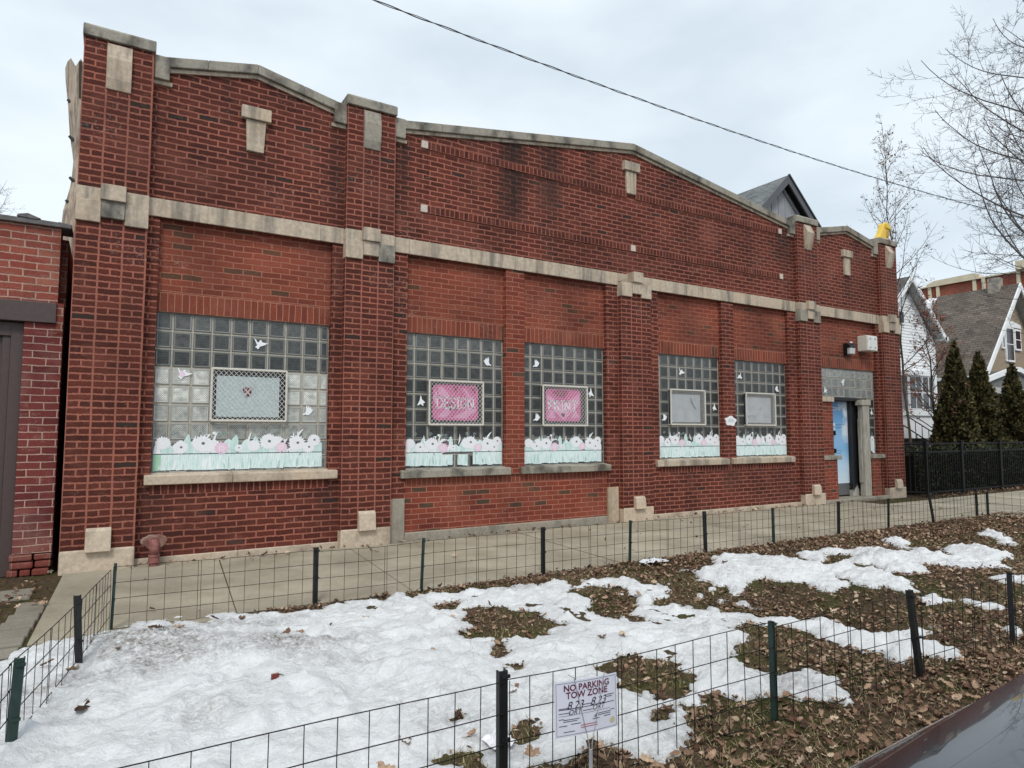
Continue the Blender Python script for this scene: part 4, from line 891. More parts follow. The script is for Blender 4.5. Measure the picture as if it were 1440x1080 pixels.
# ------------------------------------------------------------------ snow cover
SNOW=[[(-0.658,-3.183),(-0.508,-2.844),(-0.452,-2.71),(-0.353,-2.572),(-0.22,-2.529),(-0.141,-2.485),(-0.039,-2.471),(0.088,-2.509),(0.179,-2.278),(0.338,-2.309),(0.505,-2.297),(0.744,-2.372),(0.953,-2.499),(1.228,-2.569),(1.435,-2.621),(1.668,-2.503),(1.739,-2.464),(2.035,-2.587),(2.193,-2.509),(2.196,-2.74),(2.382,-2.682),(2.636,-2.716),(2.789,-2.622),(3.09,-2.674),(3.471,-2.803),(3.702,-2.875),(3.707,-2.98),(3.938,-2.839),(4.133,-2.92),(4.318,-2.995),(4.321,-3.143),(4.262,-3.316),(4.364,-3.309),(4.503,-3.461),(4.444,-3.591),(4.219,-3.643),(4.128,-3.795),(4.026,-3.791),(3.798,-3.897),(3.897,-3.957),(3.999,-3.966),(4.017,-4.081),(4.082,-4.222),(4.237,-4.215),(4.162,-4.344),(4.233,-4.436),(4.318,-4.487),(4.279,-4.558),(4.338,-4.639),(4.394,-4.741),(4.436,-4.788),(4.603,-4.845),(4.618,-4.921),(4.709,-4.953),(4.513,-5.089),(4.549,-5.151),(4.587,-5.252),(4.693,-5.336),(4.869,-5.304),(5.001,-5.323),(5.12,-5.395),(5.041,-5.448),(4.866,-5.498),(4.778,-5.5),(4.719,-5.643),(4.708,-5.704),(4.592,-5.796),(4.507,-5.791),(4.547,-5.705),(4.376,-5.681),(4.206,-5.685),(4.17,-5.587),(4.284,-5.513),(4.187,-5.487),(4.136,-5.391),(4.152,-5.282),(4.219,-5.162),(4.238,-5.08),(4.261,-4.936),(4.211,-4.803),(4.021,-4.75),(4.056,-4.667),(3.903,-4.679),(3.791,-4.828),(3.676,-4.888),(3.366,-5.13),(3.29,-5.288),(3.371,-5.379),(3.418,-5.421),(3.584,-5.396),(3.628,-5.451),(3.592,-5.594),(3.511,-5.685),(3.476,-5.819),(3.292,-5.905),(3.278,-5.843),(3.243,-5.779),(3.166,-5.732),(3.172,-5.612),(3.045,-5.659),(3.01,-5.615),(2.987,-5.557),(2.866,-5.55),(2.878,-5.479),(2.82,-5.467),(2.753,-5.46),(2.697,-5.448),(2.612,-5.44),(2.56,-5.461),(2.489,-5.569),(2.208,-5.797),(2.122,-5.835),(1.941,-5.79),(1.96,-5.7),(1.926,-5.546),(1.843,-5.576),(1.73,-5.598),(1.723,-5.556),(1.654,-5.476),(1.557,-5.586),(1.399,-5.591),(1.089,-5.587),(0.567,-5.58),(-0.199,-5.636),(-1.029,-5.132),(-1.512,-3.888)],[(5.016,-3.303),(5.451,-2.988),(5.628,-3.004),(5.842,-2.704),(6.21,-2.72),(6.589,-3.053),(6.504,-3.252),(6.457,-3.683),(6.62,-3.738),(6.701,-3.959),(6.561,-4.46),(6.396,-4.605),(5.928,-4.826),(6.091,-4.488),(5.963,-4.477),(6.054,-4.33),(6.026,-4.244),(6.147,-3.986),(5.851,-4.276),(5.527,-4.372),(5.469,-4.274),(5.577,-4.042),(5.453,-3.898),(5.481,-3.734),(5.271,-3.681),(4.911,-3.84),(4.778,-3.695),(4.87,-3.439)],[(6.889,-3.077),(7.171,-3.029),(7.503,-3.058),(7.489,-3.221),(7.977,-3.226),(7.924,-3.483),(7.744,-3.801),(8.299,-3.596),(8.468,-3.64),(8.245,-3.895),(8.267,-4.014),(8.849,-3.632),(9.084,-3.773),(9.078,-3.949),(9.16,-4.172),(8.835,-4.46),(8.392,-4.487),(8.031,-4.719),(7.864,-4.576),(7.611,-4.509),(7.559,-4.26),(7.417,-4.174),(7.068,-4.426),(6.867,-4.304),(6.811,-4.109),(6.959,-3.898),(6.908,-3.685),(7.368,-3.419),(7.143,-3.23),(6.718,-3.477),(6.715,-3.28)],[(10.5,-3.307),(10.75,-3.536),(9.675,-4.129),(9.661,-3.997),(10.159,-3.628)],[(8.585,-3.092),(9.028,-2.947),(8.81,-3.293),(8.306,-3.542),(8.305,-3.424)],[(7.525,-4.702),(7.67,-4.983),(7.679,-5.208),(7.342,-5.109),(7.235,-4.974)],[(5.949,-4.868),(6.17,-4.913),(6.056,-5.102),(5.801,-5.056)],[(6.174,-5.118),(6.1,-5.237),(6.271,-5.313),(6.189,-5.447),(6.066,-5.496),(6.039,-5.356)],[(5.49,-5.64),(5.61,-5.671),(5.575,-5.772),(5.425,-5.817)],[(4.779,-3.889),(4.883,-3.856),(4.871,-3.944),(4.716,-4.004)],[(4.642,-3.743),(4.767,-3.754),(4.65,-3.842)],[(4.298,-3.899),(4.407,-3.877),(4.328,-3.974)],[(4.334,-4.061),(4.448,-4.074),(4.37,-4.164)],[(4.423,-4.249),(4.568,-4.229),(4.497,-4.398),(4.486,-4.54),(4.442,-4.415)],[(9.578,-2.83),(9.858,-2.76),(9.629,-2.938)],[(7.311,-4.612),(7.555,-4.599),(7.401,-4.705)],[(5.018,-3.026),(5.179,-2.997),(5.116,-3.126)]]
BARE=[[(2.366,-3.309),(2.475,-3.154),(2.669,-3.168),(2.846,-3.301),(2.766,-3.455),(2.841,-3.525),(2.923,-3.622),(2.885,-3.785),(2.869,-3.928),(2.972,-3.99),(2.819,-3.981),(2.665,-4.106),(2.477,-4.177),(2.445,-4.067),(2.395,-3.981),(2.39,-3.902),(2.233,-3.939),(2.135,-3.898),(2.156,-3.76),(2.283,-3.657),(2.309,-3.481)],[(2.227,-3.972),(2.339,-4.093),(2.293,-4.17),(2.157,-4.301),(2.108,-4.271),(2.17,-4.197)],[(3.562,-3.165),(3.831,-3.137),(4.013,-3.279),(3.943,-3.426),(3.843,-3.487),(3.913,-3.617),(3.702,-3.793),(3.57,-3.99),(3.522,-4.147),(3.515,-4.254),(3.384,-4.175),(3.392,-4.046),(3.281,-4.135),(3.273,-3.997),(3.278,-3.837),(3.47,-3.518)],[(2.628,-4.782),(2.778,-4.677),(2.899,-4.719),(2.887,-4.805),(2.989,-4.867),(2.97,-5.018),(2.973,-5.09),(3.052,-5.193),(2.87,-5.239),(2.813,-5.23),(2.74,-5.342),(2.617,-5.369),(2.52,-5.343),(2.524,-5.291),(2.569,-5.215),(2.533,-5.193),(2.479,-5.241),(2.45,-5.119),(2.532,-4.918),(2.565,-4.772),(2.611,-4.742)],[(2.234,-5.536),(2.353,-5.448),(2.465,-5.416),(2.496,-5.465),(2.422,-5.557),(2.332,-5.577)],[(2.119,-4.444),(2.248,-4.508),(2.16,-4.597),(2.085,-4.607),(2.076,-4.533)],[(1.475,-4.926),(1.607,-4.947),(1.559,-5.024),(1.487,-5.082),(1.476,-5.012)],[(1.656,-5.247),(1.752,-5.207),(1.785,-5.281),(1.688,-5.376),(1.614,-5.403),(1.616,-5.34)],[(1.251,-5.333),(1.362,-5.281),(1.446,-5.302),(1.488,-5.358),(1.412,-5.474),(1.309,-5.446)],[(2.352,-3.003),(2.481,-3.028),(2.412,-3.167),(2.316,-3.133)]]

NX0, NX1, NY0, NY1, ST = -3.2, 13.6, -7.0, -2.25, .022
def vnoise(X, Y, f, seed):
    r = np.random.RandomState(seed).rand(256, 256); x = X*f+1000; y = Y*f+1000
    xi = np.floor(x).astype(int); yi = np.floor(y).astype(int); fx = x-xi; fy = y-yi; fx = fx*fx*(3-2*fx); fy = fy*fy*(3-2*fy)
    a = r[xi % 256, yi % 256]; b = r[(xi+1) % 256, yi % 256]; c = r[xi % 256, (yi+1) % 256]; d = r[(xi+1) % 256, (yi+1) % 256]
    return (a*(1-fx)+b*fx)*(1-fy)+(c*(1-fx)+d*fx)*fy-.5
def fbm(X, Y, f, seed, o=4): return sum(vnoise(X, Y, f*2**k, seed+k)*.55**k for k in range(o))
def sdist(X, Y, poly):
    px = np.array([p[0] for p in poly]); py = np.array([p[1] for p in poly]); d2 = np.full(X.shape, 1e9); ins = np.zeros(X.shape, bool)
    x0, x1, y0, y1 = px.min()-1.2, px.max()+1.2, py.min()-1.2, py.max()+1.2
    s = (X > x0) & (X < x1) & (Y > y0) & (Y < y1); xs, ys = X[s], Y[s]; dd = np.full(xs.shape, 1e9); ii = np.zeros(xs.shape, bool)
    for k in range(len(px)):
        ax, ay, bx, by = px[k], py[k], px[(k+1) % len(px)], py[(k+1) % len(px)]
        ex, ey = bx-ax, by-ay; wx, wy = xs-ax, ys-ay; t = np.clip((wx*ex+wy*ey)/(ex*ex+ey*ey+1e-12), 0, 1)
        dd = np.minimum(dd, (wx-ex*t)**2+(wy-ey*t)**2)
        c = ((ay <= ys) & (by > ys)) | ((ay > ys) & (by <= ys)); ii ^= c & (xs < ax+(ys-ay)/(by-ay+1e-12)*ex)
    d2[s] = dd; ins[s] = ii
    d = np.sqrt(d2); return np.where(ins, d, -np.minimum(d, 5))
def snowfield(X, Y):
    d = np.full(X.shape, -5.)
    for p in SNOW: d = np.maximum(d, sdist(X, Y, p))
    for p in BARE: d = np.minimum(d, -sdist(X, Y, p))
    return d+fbm(X, Y, 6, 3, 3)*.115+fbm(X, Y, 24, 9, 3)*.045
gx = np.arange(NX0, NX1, ST); gy = np.arange(NY0, NY1, ST); GX, GY = np.meshgrid(gx, gy, indexing='ij')
D = snowfield(GX, GY)
di = np.maximum(D, 0)
H = np.where(D > 0, .004+.030*(1-np.exp(-di/.07))+.075*np.clip(di/1.0, 0, 1)+fbm(GX, GY, 1.6, 20, 4)*.10*np.clip(di/.25, 0, 1)+fbm(GX, GY, 8, 30, 4)*.048*np.clip(di/.1, .15, 1)+fbm(GX, GY, 24, 33, 3)*.017*np.clip(di/.1, .2, 1), -.03+D*.5)
H = np.clip(H, -.06, .3)
keep = (D > -.05); idx = -np.ones(GX.shape, int); idx[keep] = np.arange(keep.sum())
V = np.stack([GX[keep], GY[keep], H[keep]], 1)
q = np.stack([idx[:-1, :-1], idx[1:, :-1], idx[1:, 1:], idx[:-1, 1:]], -1).reshape(-1, 4); q = q[(q >= 0).all(1)]
def snow_mat():
    m, nt, b = newmat('old_snow'); g = N(nt, 'ShaderNodeNewGeometry').outputs['Position']
    a = N(nt, 'ShaderNodeAttribute', attribute_name='shade').outputs['Fac']
    f = noise(nt, g, 55, 6, .75); h = noise(nt, g, 3.0, 5, .6)
    f2 = math_(nt, 'ADD', math_(nt, 'MULTIPLY', f, .5), math_(nt, 'MULTIPLY', noise(nt, g, 16, 5, .75), .5))
    dirt = math_(nt, 'MULTIPLY', a, ramp(nt, f2, [(.40, (0, 0, 0)), (.60, (1, 1, 1))]))
    col = mixc(nt, ramp(nt, h, [(.4, (0, 0, 0)), (.7, (1, 1, 1))]), (.93, .94, .95), (.87, .88, .89))
    col = mixc(nt, dirt, col, (.17, .14, .11))
    spk = noise(nt, g, 140, 2, .5); col = mixc(nt, math_(nt, 'MULTIPLY', ramp(nt, spk, [(.70, (0, 0, 0)), (.74, (1, 1, 1))]), .55), col, (.16, .13, .10))
    lk(nt, col, b.inputs['Base Color']); b.inputs['Roughness'].default_value = .55; b.inputs['Specular IOR Level'].default_value = .3
    b.inputs['Subsurface Weight'].default_value = .12; b.inputs['Subsurface Radius'].default_value = (.03, .03, .035); b.inputs['Subsurface Scale'].default_value = .3
    bump(nt, b, math_(nt, 'ADD', noise(nt, g, 42, 6, .75), math_(nt, 'MULTIPLY', noise(nt, g, 13, 5, .7, (1, 2.2, 1)), 1.6)), .8, .028); return m
def blob(x, y, cx, cy, rx, ry): return np.exp(-((x-cx)/rx)**2-((y-cy)/ry)**2)
vx, vy = V[:, 0], V[:, 1]
dirt = 1.15*blob(vx, vy, .36, -3.25, .30, .26)+.8*blob(vx, vy, 1.2, -3.62, .3, .2)+.6*blob(vx, vy, .1, -2.95, .3, .22)+.7*blob(vx, vy, .95, -2.9, .35, .14)+.5*blob(vx, vy, .2, -3.7, .5, .15)+.16+.45*np.exp(-np.maximum(D[keep], 0)/.05)*(fbm(vx, vy, 5, 50)+.3)+.7*np.clip(fbm(vx, vy, 2.2, 60), 0, 1)
snow = raw('snow', V, q, snow_mat(), shade=np.clip(dirt, 0, 1), smooth=True, dom='POINT'); tag(snow, kind='stuff')
def at_grid(A, x, y):
    i = np.clip(((x-NX0)/ST).astype(int), 0, A.shape[0]-1); j = np.clip(((y-NY0)/ST).astype(int), 0, A.shape[1]-1); return A[i, j]

# ------------------------------------------------------------------ leaf litter, grass
LEAFCOL = [(0, (.040, .021, .014)), (.22, (.11, .058, .036)), (.45, (.20, .122, .079)), (.7, (.335, .220, .146)), (1, (.56, .44, .32))]
M['leaf'] = attr_mat('dead_oak_leaf', LEAFCOL, .75, .25, noise_amt=.3)
OUT = []
for k in range(14):  # lobed half outline, mirrored
    pass
half = [(0, -.5), (.06, -.38), (.16, -.30), (.12, -.20), (.26, -.10), (.18, .0), (.30, .12), (.20, .22), (.22, .34), (.10, .42)]
OUT = half+[(0, .5)]+[(-x, y) for x, y in half[::-1][:-1]]
OUT = np.array(OUT); NO = len(OUT)
def leaves(name, x, y, z, size, rng, mat, tilt=.45, curl=1.5):
    n = len(x); ang = rng.rand(n)*2*np.pi; t1 = rng.randn(n)*tilt; t2 = rng.randn(n)*tilt; cu = (rng.rand(n)-.2)*curl
    u = OUT[:, 0][None, :]*size[:, None]*(.8+.5*rng.rand(n))[:, None]; v = OUT[:, 1][None, :]*size[:, None]
    w = (cu[:, None]*(np.abs(u)*1.1+ (v**2)/size[:, None]*1.0))+rng.randn(n, NO)*.05*size[:, None]
    u = np.concatenate([np.zeros((n, 1)), u], 1); v = np.concatenate([np.zeros((n, 1)), v], 1); w = np.concatenate([np.zeros((n, 1)), w], 1)
    # tilt then spin
    v2 = v*np.cos(t1)[:, None]-w*np.sin(t1)[:, None]; w2 = v*np.sin(t1)[:, None]+w*np.cos(t1)[:, None]
    u2 = u*np.cos(t2)[:, None]-w2*np.sin(t2)[:, None]; w3 = u*np.sin(t2)[:, None]+w2*np.cos(t2)[:, None]
    X = u2*np.cos(ang)[:, None]-v2*np.sin(ang)[:, None]; Y = u2*np.sin(ang)[:, None]+v2*np.cos(ang)[:, None]
    mn = w3.min(1)[:, None]
    Vv = np.stack([X+x[:, None], Y+y[:, None], w3-mn*.9+z[:, None]], -1).reshape(-1, 3)
    base = (np.arange(n)*(NO+1))[:, None]; k = np.arange(NO); F = np.stack([np.zeros(NO, int), 1+k, 1+(k+1) % NO], -1)
    F = (base[:, :, None]+F[None]).reshape(-1, 3); sh = np.repeat(np.clip(rng.beta(1.5, 1.7, n), 0, 1), NO)
    return raw(name, Vv, F, mat, shade=sh)
R = np.random.RandomState(11)
def scatter(n, x0, x1, y0, y1, dens, maxd=-.015):
    x = x0+(x1-x0)*R.rand(n); y = y0+(y1-y0)*R.rand(n); d = at_grid(D, x, y); ok = (d < maxd) & (R.rand(n) < dens(x, y)); return x[ok], y[ok]
def dens(x, y):
    a = .30+.6*np.clip(fbm(x, y, 1.1, 70, 3)+.25, 0, 1)
    a = np.where(y > -3.0-.03*x, np.maximum(a, np.clip(.95-(x < .9)*.7, 0, 1)), a)      # drift along the sidewalk fence
    a = np.where((y < -5.4) & (x > 1.7), np.maximum(a, .95+.3*fbm(x, y, 1.5, 71)), a)     # thick below the street fence
    a = np.where(y < -6.5, a*.8, a); a = np.where(y > -2.47, .25*(R.rand(len(x)) < .6)*(x > .5), a)
    return a
x, y = scatter(36000, -.2, 13.4, -7.02, -2.40, dens)
z = R.rand(len(x))*.018+.03*np.clip(1-np.abs(y+2.75)/.45, 0, 1)*R.rand(len(x))*(x > 1.5)
lit = leaves('leaf_litter', x, y, z, .020+.042*R.rand(len(x))**1.7, R, M['leaf']); tag(lit, kind='stuff')
# broken fragments matted under the whole leaves
x, y = scatter(105000, -.2, 13.4, -7.02, -2.42, lambda x, y: np.clip(dens(x, y), 0, 1)*(.35+.9*np.clip(.35-fbm(x, y, .9, 90, 3)*1.8, 0, 1)), .004); n = len(x); an = R.rand(n)*6.283; s1 = .006+.016*R.rand(n)**1.5; s2 = s1*(.35+.5*R.rand(n)); z = .002+.012*R.rand(n)
cs, sn = np.cos(an), np.sin(an); tz = R.randn(n, 4)*.005
V = np.stack([np.stack([x+a*s1*cs-b*s2*sn, y+a*s1*sn+b*s2*cs, np.maximum(z+tz[:, k], .001)], -1) for k, (a, b) in enumerate(((-1, -.4), (.2, -1), (1, .3), (-.3, 1)))], 1).reshape(-1, 3)
tag(raw('leaf_fragments', V, np.arange(4*n).reshape(-1, 4), M['leaf'], shade=np.clip(R.beta(1.5, 2.2, n), 0, 1)), kind='stuff')
# leaves blown on the garage apron, under the iron fence and over the right hand verge
xa = np.concatenate([.2+13.5*R.rand(260), -.38-3.2*R.rand(420), 15.2+14*R.rand(2600), 12.7+7*R.rand(2200), .3+14*R.rand(60)]); ya = np.concatenate([.04-.16*R.rand(260)**2, .05-1.6*R.rand(420)**.8, -.58+.55*R.rand(2600), -2.5-4.3*R.rand(2200), -2.3*R.rand(60)])
ok = ~((xa > 12.72) & (xa < 14.03) & (ya < -2.4) & (R.rand(len(xa)) < .92)); xa, ya = xa[ok], ya[ok]
tag(leaves('leaf_litter', xa, ya, R.rand(len(xa))*.02+.004+.012*(ya > -2.44), .016+.060*R.rand(len(xa))**1.5, R, M['leaf']), kind='stuff')
# grass blades
M['grass'] = attr_mat('winter_grass', [(0, (.050, .052, .020)), (.35, (.105, .102, .042)), (.6, (.21, .175, .085)), (1, (.42, .34, .20))], .8, .15)
x, y = scatter(190000, -.3, 13.4, -7.03, -2.55, lambda x, y: .30+.75*np.clip(fbm(x, y, .9, 90, 3)+.15, 0, 1)-.12*(y < -5.6), .01)
n = len(x); an = R.rand(n)*6.283; h = .010+.030*R.rand(n)**1.5; ln = R.randn(n, 2)*.024; w = .0014+.0010*R.rand(n)
A = np.stack([x-w*np.cos(an), y-w*np.sin(an), np.full(n, -.004)], -1); B = np.stack([x+w*np.cos(an), y+w*np.sin(an), np.full(n, -.004)], -1); T = np.stack([x+ln[:, 0], y+ln[:, 1], h], -1)
V = np.stack([A, B, T], 1).reshape(-1, 3); F = np.arange(3*n).reshape(-1, 3)
gp = fbm(x, y, 1.3, 95, 3)
tag(raw('grass', V, F, M['grass'], shade=np.clip(.50-gp*1.1+.22*R.randn(n)+.35*(y < -5.6), 0, 1)), kind='stuff')
# sparse straws that poke through the snow
xs_, ys_ = -.3+9*R.rand(520), -5.7+3*R.rand(520); d = at_grid(D, xs_, ys_); ok = (d > .0) & (d < .30); xs_, ys_ = xs_[ok], ys_[ok]; n = len(xs_); zz = at_grid(H, xs_, ys_)
lx = R.randn(n, 2)*.03; V = np.stack([np.stack([xs_-.0015, ys_, zz-.01], -1), np.stack([xs_+.0015, ys_, zz-.01], -1), np.stack([xs_+lx[:, 0], ys_+lx[:, 1], zz+.02+.05*R.rand(n)], -1)], 1).reshape(-1, 3)
tag(raw('grass_straws', V, np.arange(3*n).reshape(-1, 3), M['grass'], shade=.2+.8*R.rand(n)), kind='stuff')
# single leaves lying on the snow
SL = [(-.05, -4.14, .11), (.70, -2.78, .08), (.83, -4.29, .045), (1.16, -3.30, .07), (1.05, -3.45, .08), (.31, -3.1, .09), (.45, -3.0, .08), (1.42, -3.15, .06), (1.66, -3.2, .06), (.58, -5.20, .07), (1.28, -4.98, .05), (.10, -3.35, .06), (-.25, -3.28, .07), (3.02, -4.5, .09), (2.86, -4.46, .08), (3.35, -2.95, .09), (2.9, -3.7, .06), (1.9, -4.9, .08), (1.02, -5.35, .10), (1.16, -5.2, .08), (1.45, -5.25, .07), (1.62, -5.5, .09), (2.35, -5.62, .06), (2.55, -5.55, .07), (.05, -2.62, .07), (.9, -2.66, .07), (-.9, -4.4, .10), (-.55, -4.6, .12), (5.5, -3.2, .07), (7.9, -3.35, .07), (2.2, -3.55, .05), (1.75, -4.2, .05), (-.12, -3.52, .09), (2.05, -5.3, .06)]
for k, (lx, ly, s) in enumerate(SL):
    r2 = np.random.RandomState(300+k); z0 = float(at_grid(H, np.array([lx]), np.array([ly]))[0])
    o = leaves('fallen_leaf', np.array([lx]), np.array([ly]), np.array([max(z0, 0)-.004]), np.array([s*1.15]), r2, M['leaf'], .25, .9)
    tag(o, 'single curled brown leaf lying on the snow', 'leaf', 'single leaves on the snow')

# litter: paper by the fence, crumpled bag by the front post, a brick chip on the snow
M['paper'] = plain('wet_paper', (.62, .63, .66), .7, var=.1)
def crumple(cx, cy, cz, rx, ry, rz, seed, n=9):
    rng = random.Random(seed); p = MB(); G = [[(cx+rx*(2*i/n-1)+rng.uniform(-.3, .3)*rx/n*2, cy+ry*(2*j/n-1)+rng.uniform(-.3, .3)*ry/n*2, cz+abs(rng.gauss(0, .5))*rz*(1-.6*abs(2*i/n-1))) for j in range(n+1)] for i in range(n+1)]
    for i in range(n):
        for j in range(n):
            if (i in (0, n-1) and j in (0, n-1)): continue
            p.face([G[i][j], G[i+1][j], G[i+1][j+1]]); p.face([G[i][j], G[i+1][j+1], G[i][j+1]])
    return p
tag(crumple(5.02, -2.66, .03, .16, .08, .05, 3).build('paper_scrap', M['paper']), 'pale crumpled paper in the leaves by the sidewalk fence', 'litter')
tag(crumple(1.54, -5.36, .03, .06, .07, .03, 7).build('plastic_bag', plain('white_bag', (.75, .74, .76), .4, var=.08)), 'crumpled white bag on the snow behind the front post', 'litter')
p = MB(); z0 = float(at_grid(H, np.array([.80]), np.array([-4.30]))[0]); p.box(.78, .815, -4.31, -4.28, z0-.01, z0+.022); tag(p.build('brick_chip', M['garage_dark'], bevel=.004), 'small square brick chip lying on the open snow', 'brick chip')

# ------------------------------------------------------------------ no parking sign on a wire stake
sg = thing('parking_sign', (1.545, -5.99, 0), 'paper no parking tow zone notice on a white wire stake at the street fence', 'sign')
SX = Vector((.9925, -.122, 0)); O0 = Vector((1.545, -5.985, .40)); SZ = Vector((-.02, 0, 1)).normalized()
def S_(u, v, d=0): return O0+SX*u+SZ*v+Vector((-.122, -.9925, 0))*(d+.012*math.cos(u*9))
M['card'] = plain('notice_card', (.72, .74, .86), .6, var=.03, bumpamt=0); M['ink'] = plain('black_ink', (.03, .03, .045), .7, bumpamt=0); M['maroon'] = plain('maroon_ink', (.13, .022, .06), .7, bumpamt=0); M['red_ink'] = plain('red_ink', (.45, .12, .15), .7, bumpamt=0); M['seal'] = plain('pale_yellow_seal', (.62, .58, .36), .6, bumpamt=0)
p = MB(); n = 8; w_, h_ = .133, .098
for k in range(n):
    u0, u1 = -w_+2*w_*k/n, -w_+2*w_*(k+1)/n
    p.face([S_(u0, -h_), S_(u1, -h_), S_(u1, h_), S_(u0, h_)], 0); p.face([S_(u0, -h_, -.002), S_(u0, h_, -.002), S_(u1, h_, -.002), S_(u1, -h_, -.002)], 0)
p.build('card', M['card'], sg)
p = MB(); dn = Vector((-.122, -.9925, 0))
def rect(u0, u1, v0, v1, mi, d=.0012):
    nn = max(1, int((u1-u0)/.04))
    for k in range(nn):
        a, b = u0+(u1-u0)*k/nn, u0+(u1-u0)*(k+1)/nn; p.face([S_(a, v0, d), S_(b, v0, d), S_(b, v1, d), S_(a, v1, d)], mi, uv=[(0, 0)]*4)
i0 = len(p.v); text_faces(p, 'NO PARKING', .032, (.0, .072, 0), (1, 0, 0), (0, 1, 0), 1, off=.0007); text_faces(p, 'TOW ZONE', .032, (.0, .046, 0), (1, 0, 0), (0, 1, 0), 1, off=.0007)
text_faces(p, '8.23', .040, (-.052, .010, 0), (1, 0, 0), (0, 1, 0), 0, shear=.3); text_faces(p, '8.23', .040, (.045, .012, 0), (1, 0, 0), (0, 1, 0), 0, shear=.35); text_faces(p, 'ORT', .026, (-.055, -.014, 0), (1, 0, 0), (0, 1, 0), 0, shear=.3); text_faces(p, 'ORT', .026, (.045, -.010, 0), (1, 0, 0), (0, 1, 0), 0, shear=.3); text_faces(p, '4', .026, (.030, -.040, 0), (1, 0, 0), (0, 1, 0), 0, shear=.4)
for k in range(i0, len(p.v)): u, v, _ = p.v[k]; p.v[k] = tuple(S_(u, v, .0016))
e = .006
for a in ((-w_+e, w_-e, h_-e-.0012, h_-e), (-w_+e, w_-e, -h_+e, -h_+e+.0012)): rect(*a, 0)
for u in (-w_+e, w_-e-.0012): rect(u, u+.0012, -h_+e, h_-e, 0)
rng = random.Random(4)
for (u0, u1, v) in ((-.118, -.075, .003), (-.02, .015, .008), (.085, .118, .026), (.085, .108, .019), (-.118, -.07, -.014), (-.02, .02, -.014), (-.10, -.035, -.038), (-.10, -.045, -.044), (.045, .10, -.034), (.045, .10, -.040), (-.118, -.098, -.034), (-.118, -.085, -.058), (-.07, -.03, -.055), (.02, .05, -.050), (.07, .10, -.048), (-.10, -.055, -.080), (.10, .118, -.030)): rect(u0, u1, v-.0012, v+.0012, 0)
rect(-.118, .118, -.0022, .0000, 0); rect(-.118, .10, -.0235, -.0225, 0); rect(-.030, .040, -.066, -.063, 3); rect(-.030, .040, -.074, -.071, 3)
p.face([S_(.108+.011*math.cos(t), -.068+.011*math.sin(t), .0015) for t in [2*math.pi*k/14 for k in range(14)]], 2, uv=[(0, 0)]*14)
p.build('print', [M['ink'], M['maroon'], M['seal'], M['red_ink']], sg)
p = MB(); wr = .0017
L0 = S_(-.055, .108, .004); R0 = S_(.075, .112, .004); Lb = S_(.0, -.135, .006); Rb = S_(.012, -.135, .006)
p.tube([L0, Lb, (Lb.x, Lb.y, .02), (Lb.x, Lb.y, -.1)], wr, 6); p.tube([R0, Rb, (Rb.x, Rb.y, .02), (Rb.x, Rb.y, -.1)], wr, 6)
p.tube([L0, L0+Vector((-.02, .01, .012))], wr, 6); p.bar(Lb+Vector((.006, 0, -.02)), (Lb.x+.006, Lb.y, .0), .006, 6)
p.build('wire_stake', plain('pale_wire', (.36, .37, .39), .4), sg)

# ------------------------------------------------------------------ parked car at the kerb (its bonnet reaches into the frame)
def car_paint():
    m, nt, b = newmat('dark_grey_metallic_paint'); o = obco(nt); f = noise(nt, o, 5, 3)
    b.inputs['Base Color'].default_value = (.045, .051, .060, 1); b.inputs['Metallic'].default_value = .85
    lk(nt, ramp(nt, f, [(.3, (.2, .2, .2)), (.7, (.26, .26, .26))]), b.inputs['Roughness']); b.inputs['Coat Weight'].default_value = 1; b.inputs['Coat Roughness'].default_value = .015
    return m
M['paint'] = car_paint(); M['car_glass'] = plain('car_glass', (.015, .017, .02), .06, spec=.6, bumpamt=0); M['rubber'] = plain('tyre_rubber', (.02, .02, .02), .8); M['alloy'] = plain('alloy', (.45, .45, .46), .3, .8); M['lens'] = plain('headlight_lens', (.5, .52, .55), .1); M['trim'] = plain('black_trim', (.015, .015, .016), .5)
CAR = thing('parked_car', (2.8, -8.2, -.15), 'dark grey parked car with a dusty reflective bonnet at the bottom right corner', 'car')
CY, HW = -8.20, .885
# stations along the length: x, half width, sill z, shoulder z, crown z at the centre line
ST_ = [(.50, .60, .14, .40, .42), (.56, .70, .12, .62, .65), (.70, .80, .10, .75, .765), (.90, .868, .08, .834, .852), (1.15, .880, .07, .860, .884), (1.45, .886, .07, .890, .917), (1.75, .889, .07, .920, .950), (2.05, .89, .07, .945, .978), (2.7, .89, .07, .945, .98), (3.6, .89, .07, .93, .96), (4.2, .885, .08, .90, .945), (4.7, .86, .1, .86, .90), (4.95, .78, .14, .70, .74), (5.02, .66, .2, .5, .52)]
rings = []
for x, hw, zs_, zh, zc in ST_:
    r = []
    rw = .95 if x < 1.2 else .75; prof = [(hw*.90, zs_-.06), (hw*.985, zs_+.10), (hw, (zs_+zh)/2), (hw*.998, zh-.09), (hw-.008, zh-.045), (hw-.028, zh-.022), (hw-.060*rw, zh-.006), (hw-.13, zh+.006), (hw*.62, zh+(zc-zh)*.66), (hw*.3, zh+(zc-zh)*.93), (0, zc)]
    for y, z in prof: r.append((x, CY+y, z))
    for y, z in prof[-2::-1]: r.append((x, CY-y, z))
    rings.append(r)
p = MB()
for a, b in zip(rings, rings[1:]):
    for k in range(len(a)-1): p.face([a[k], a[k+1], b[k+1], b[k]])
p.face(rings[0]); p.face(rings[-1][::-1])
def flat_bottom(z): return z
o = p.build('body', M['paint'], CAR, smooth=True, merge=True)
sb = o.modifiers.new('smooth', 'SUBSURF'); sb.levels = 2; sb.render_levels = 2
p = MB()
hd = [(.80, .77, .0), (1.1, .795, 0), (1.5, .80, 0), (1.98, .80, 0)]
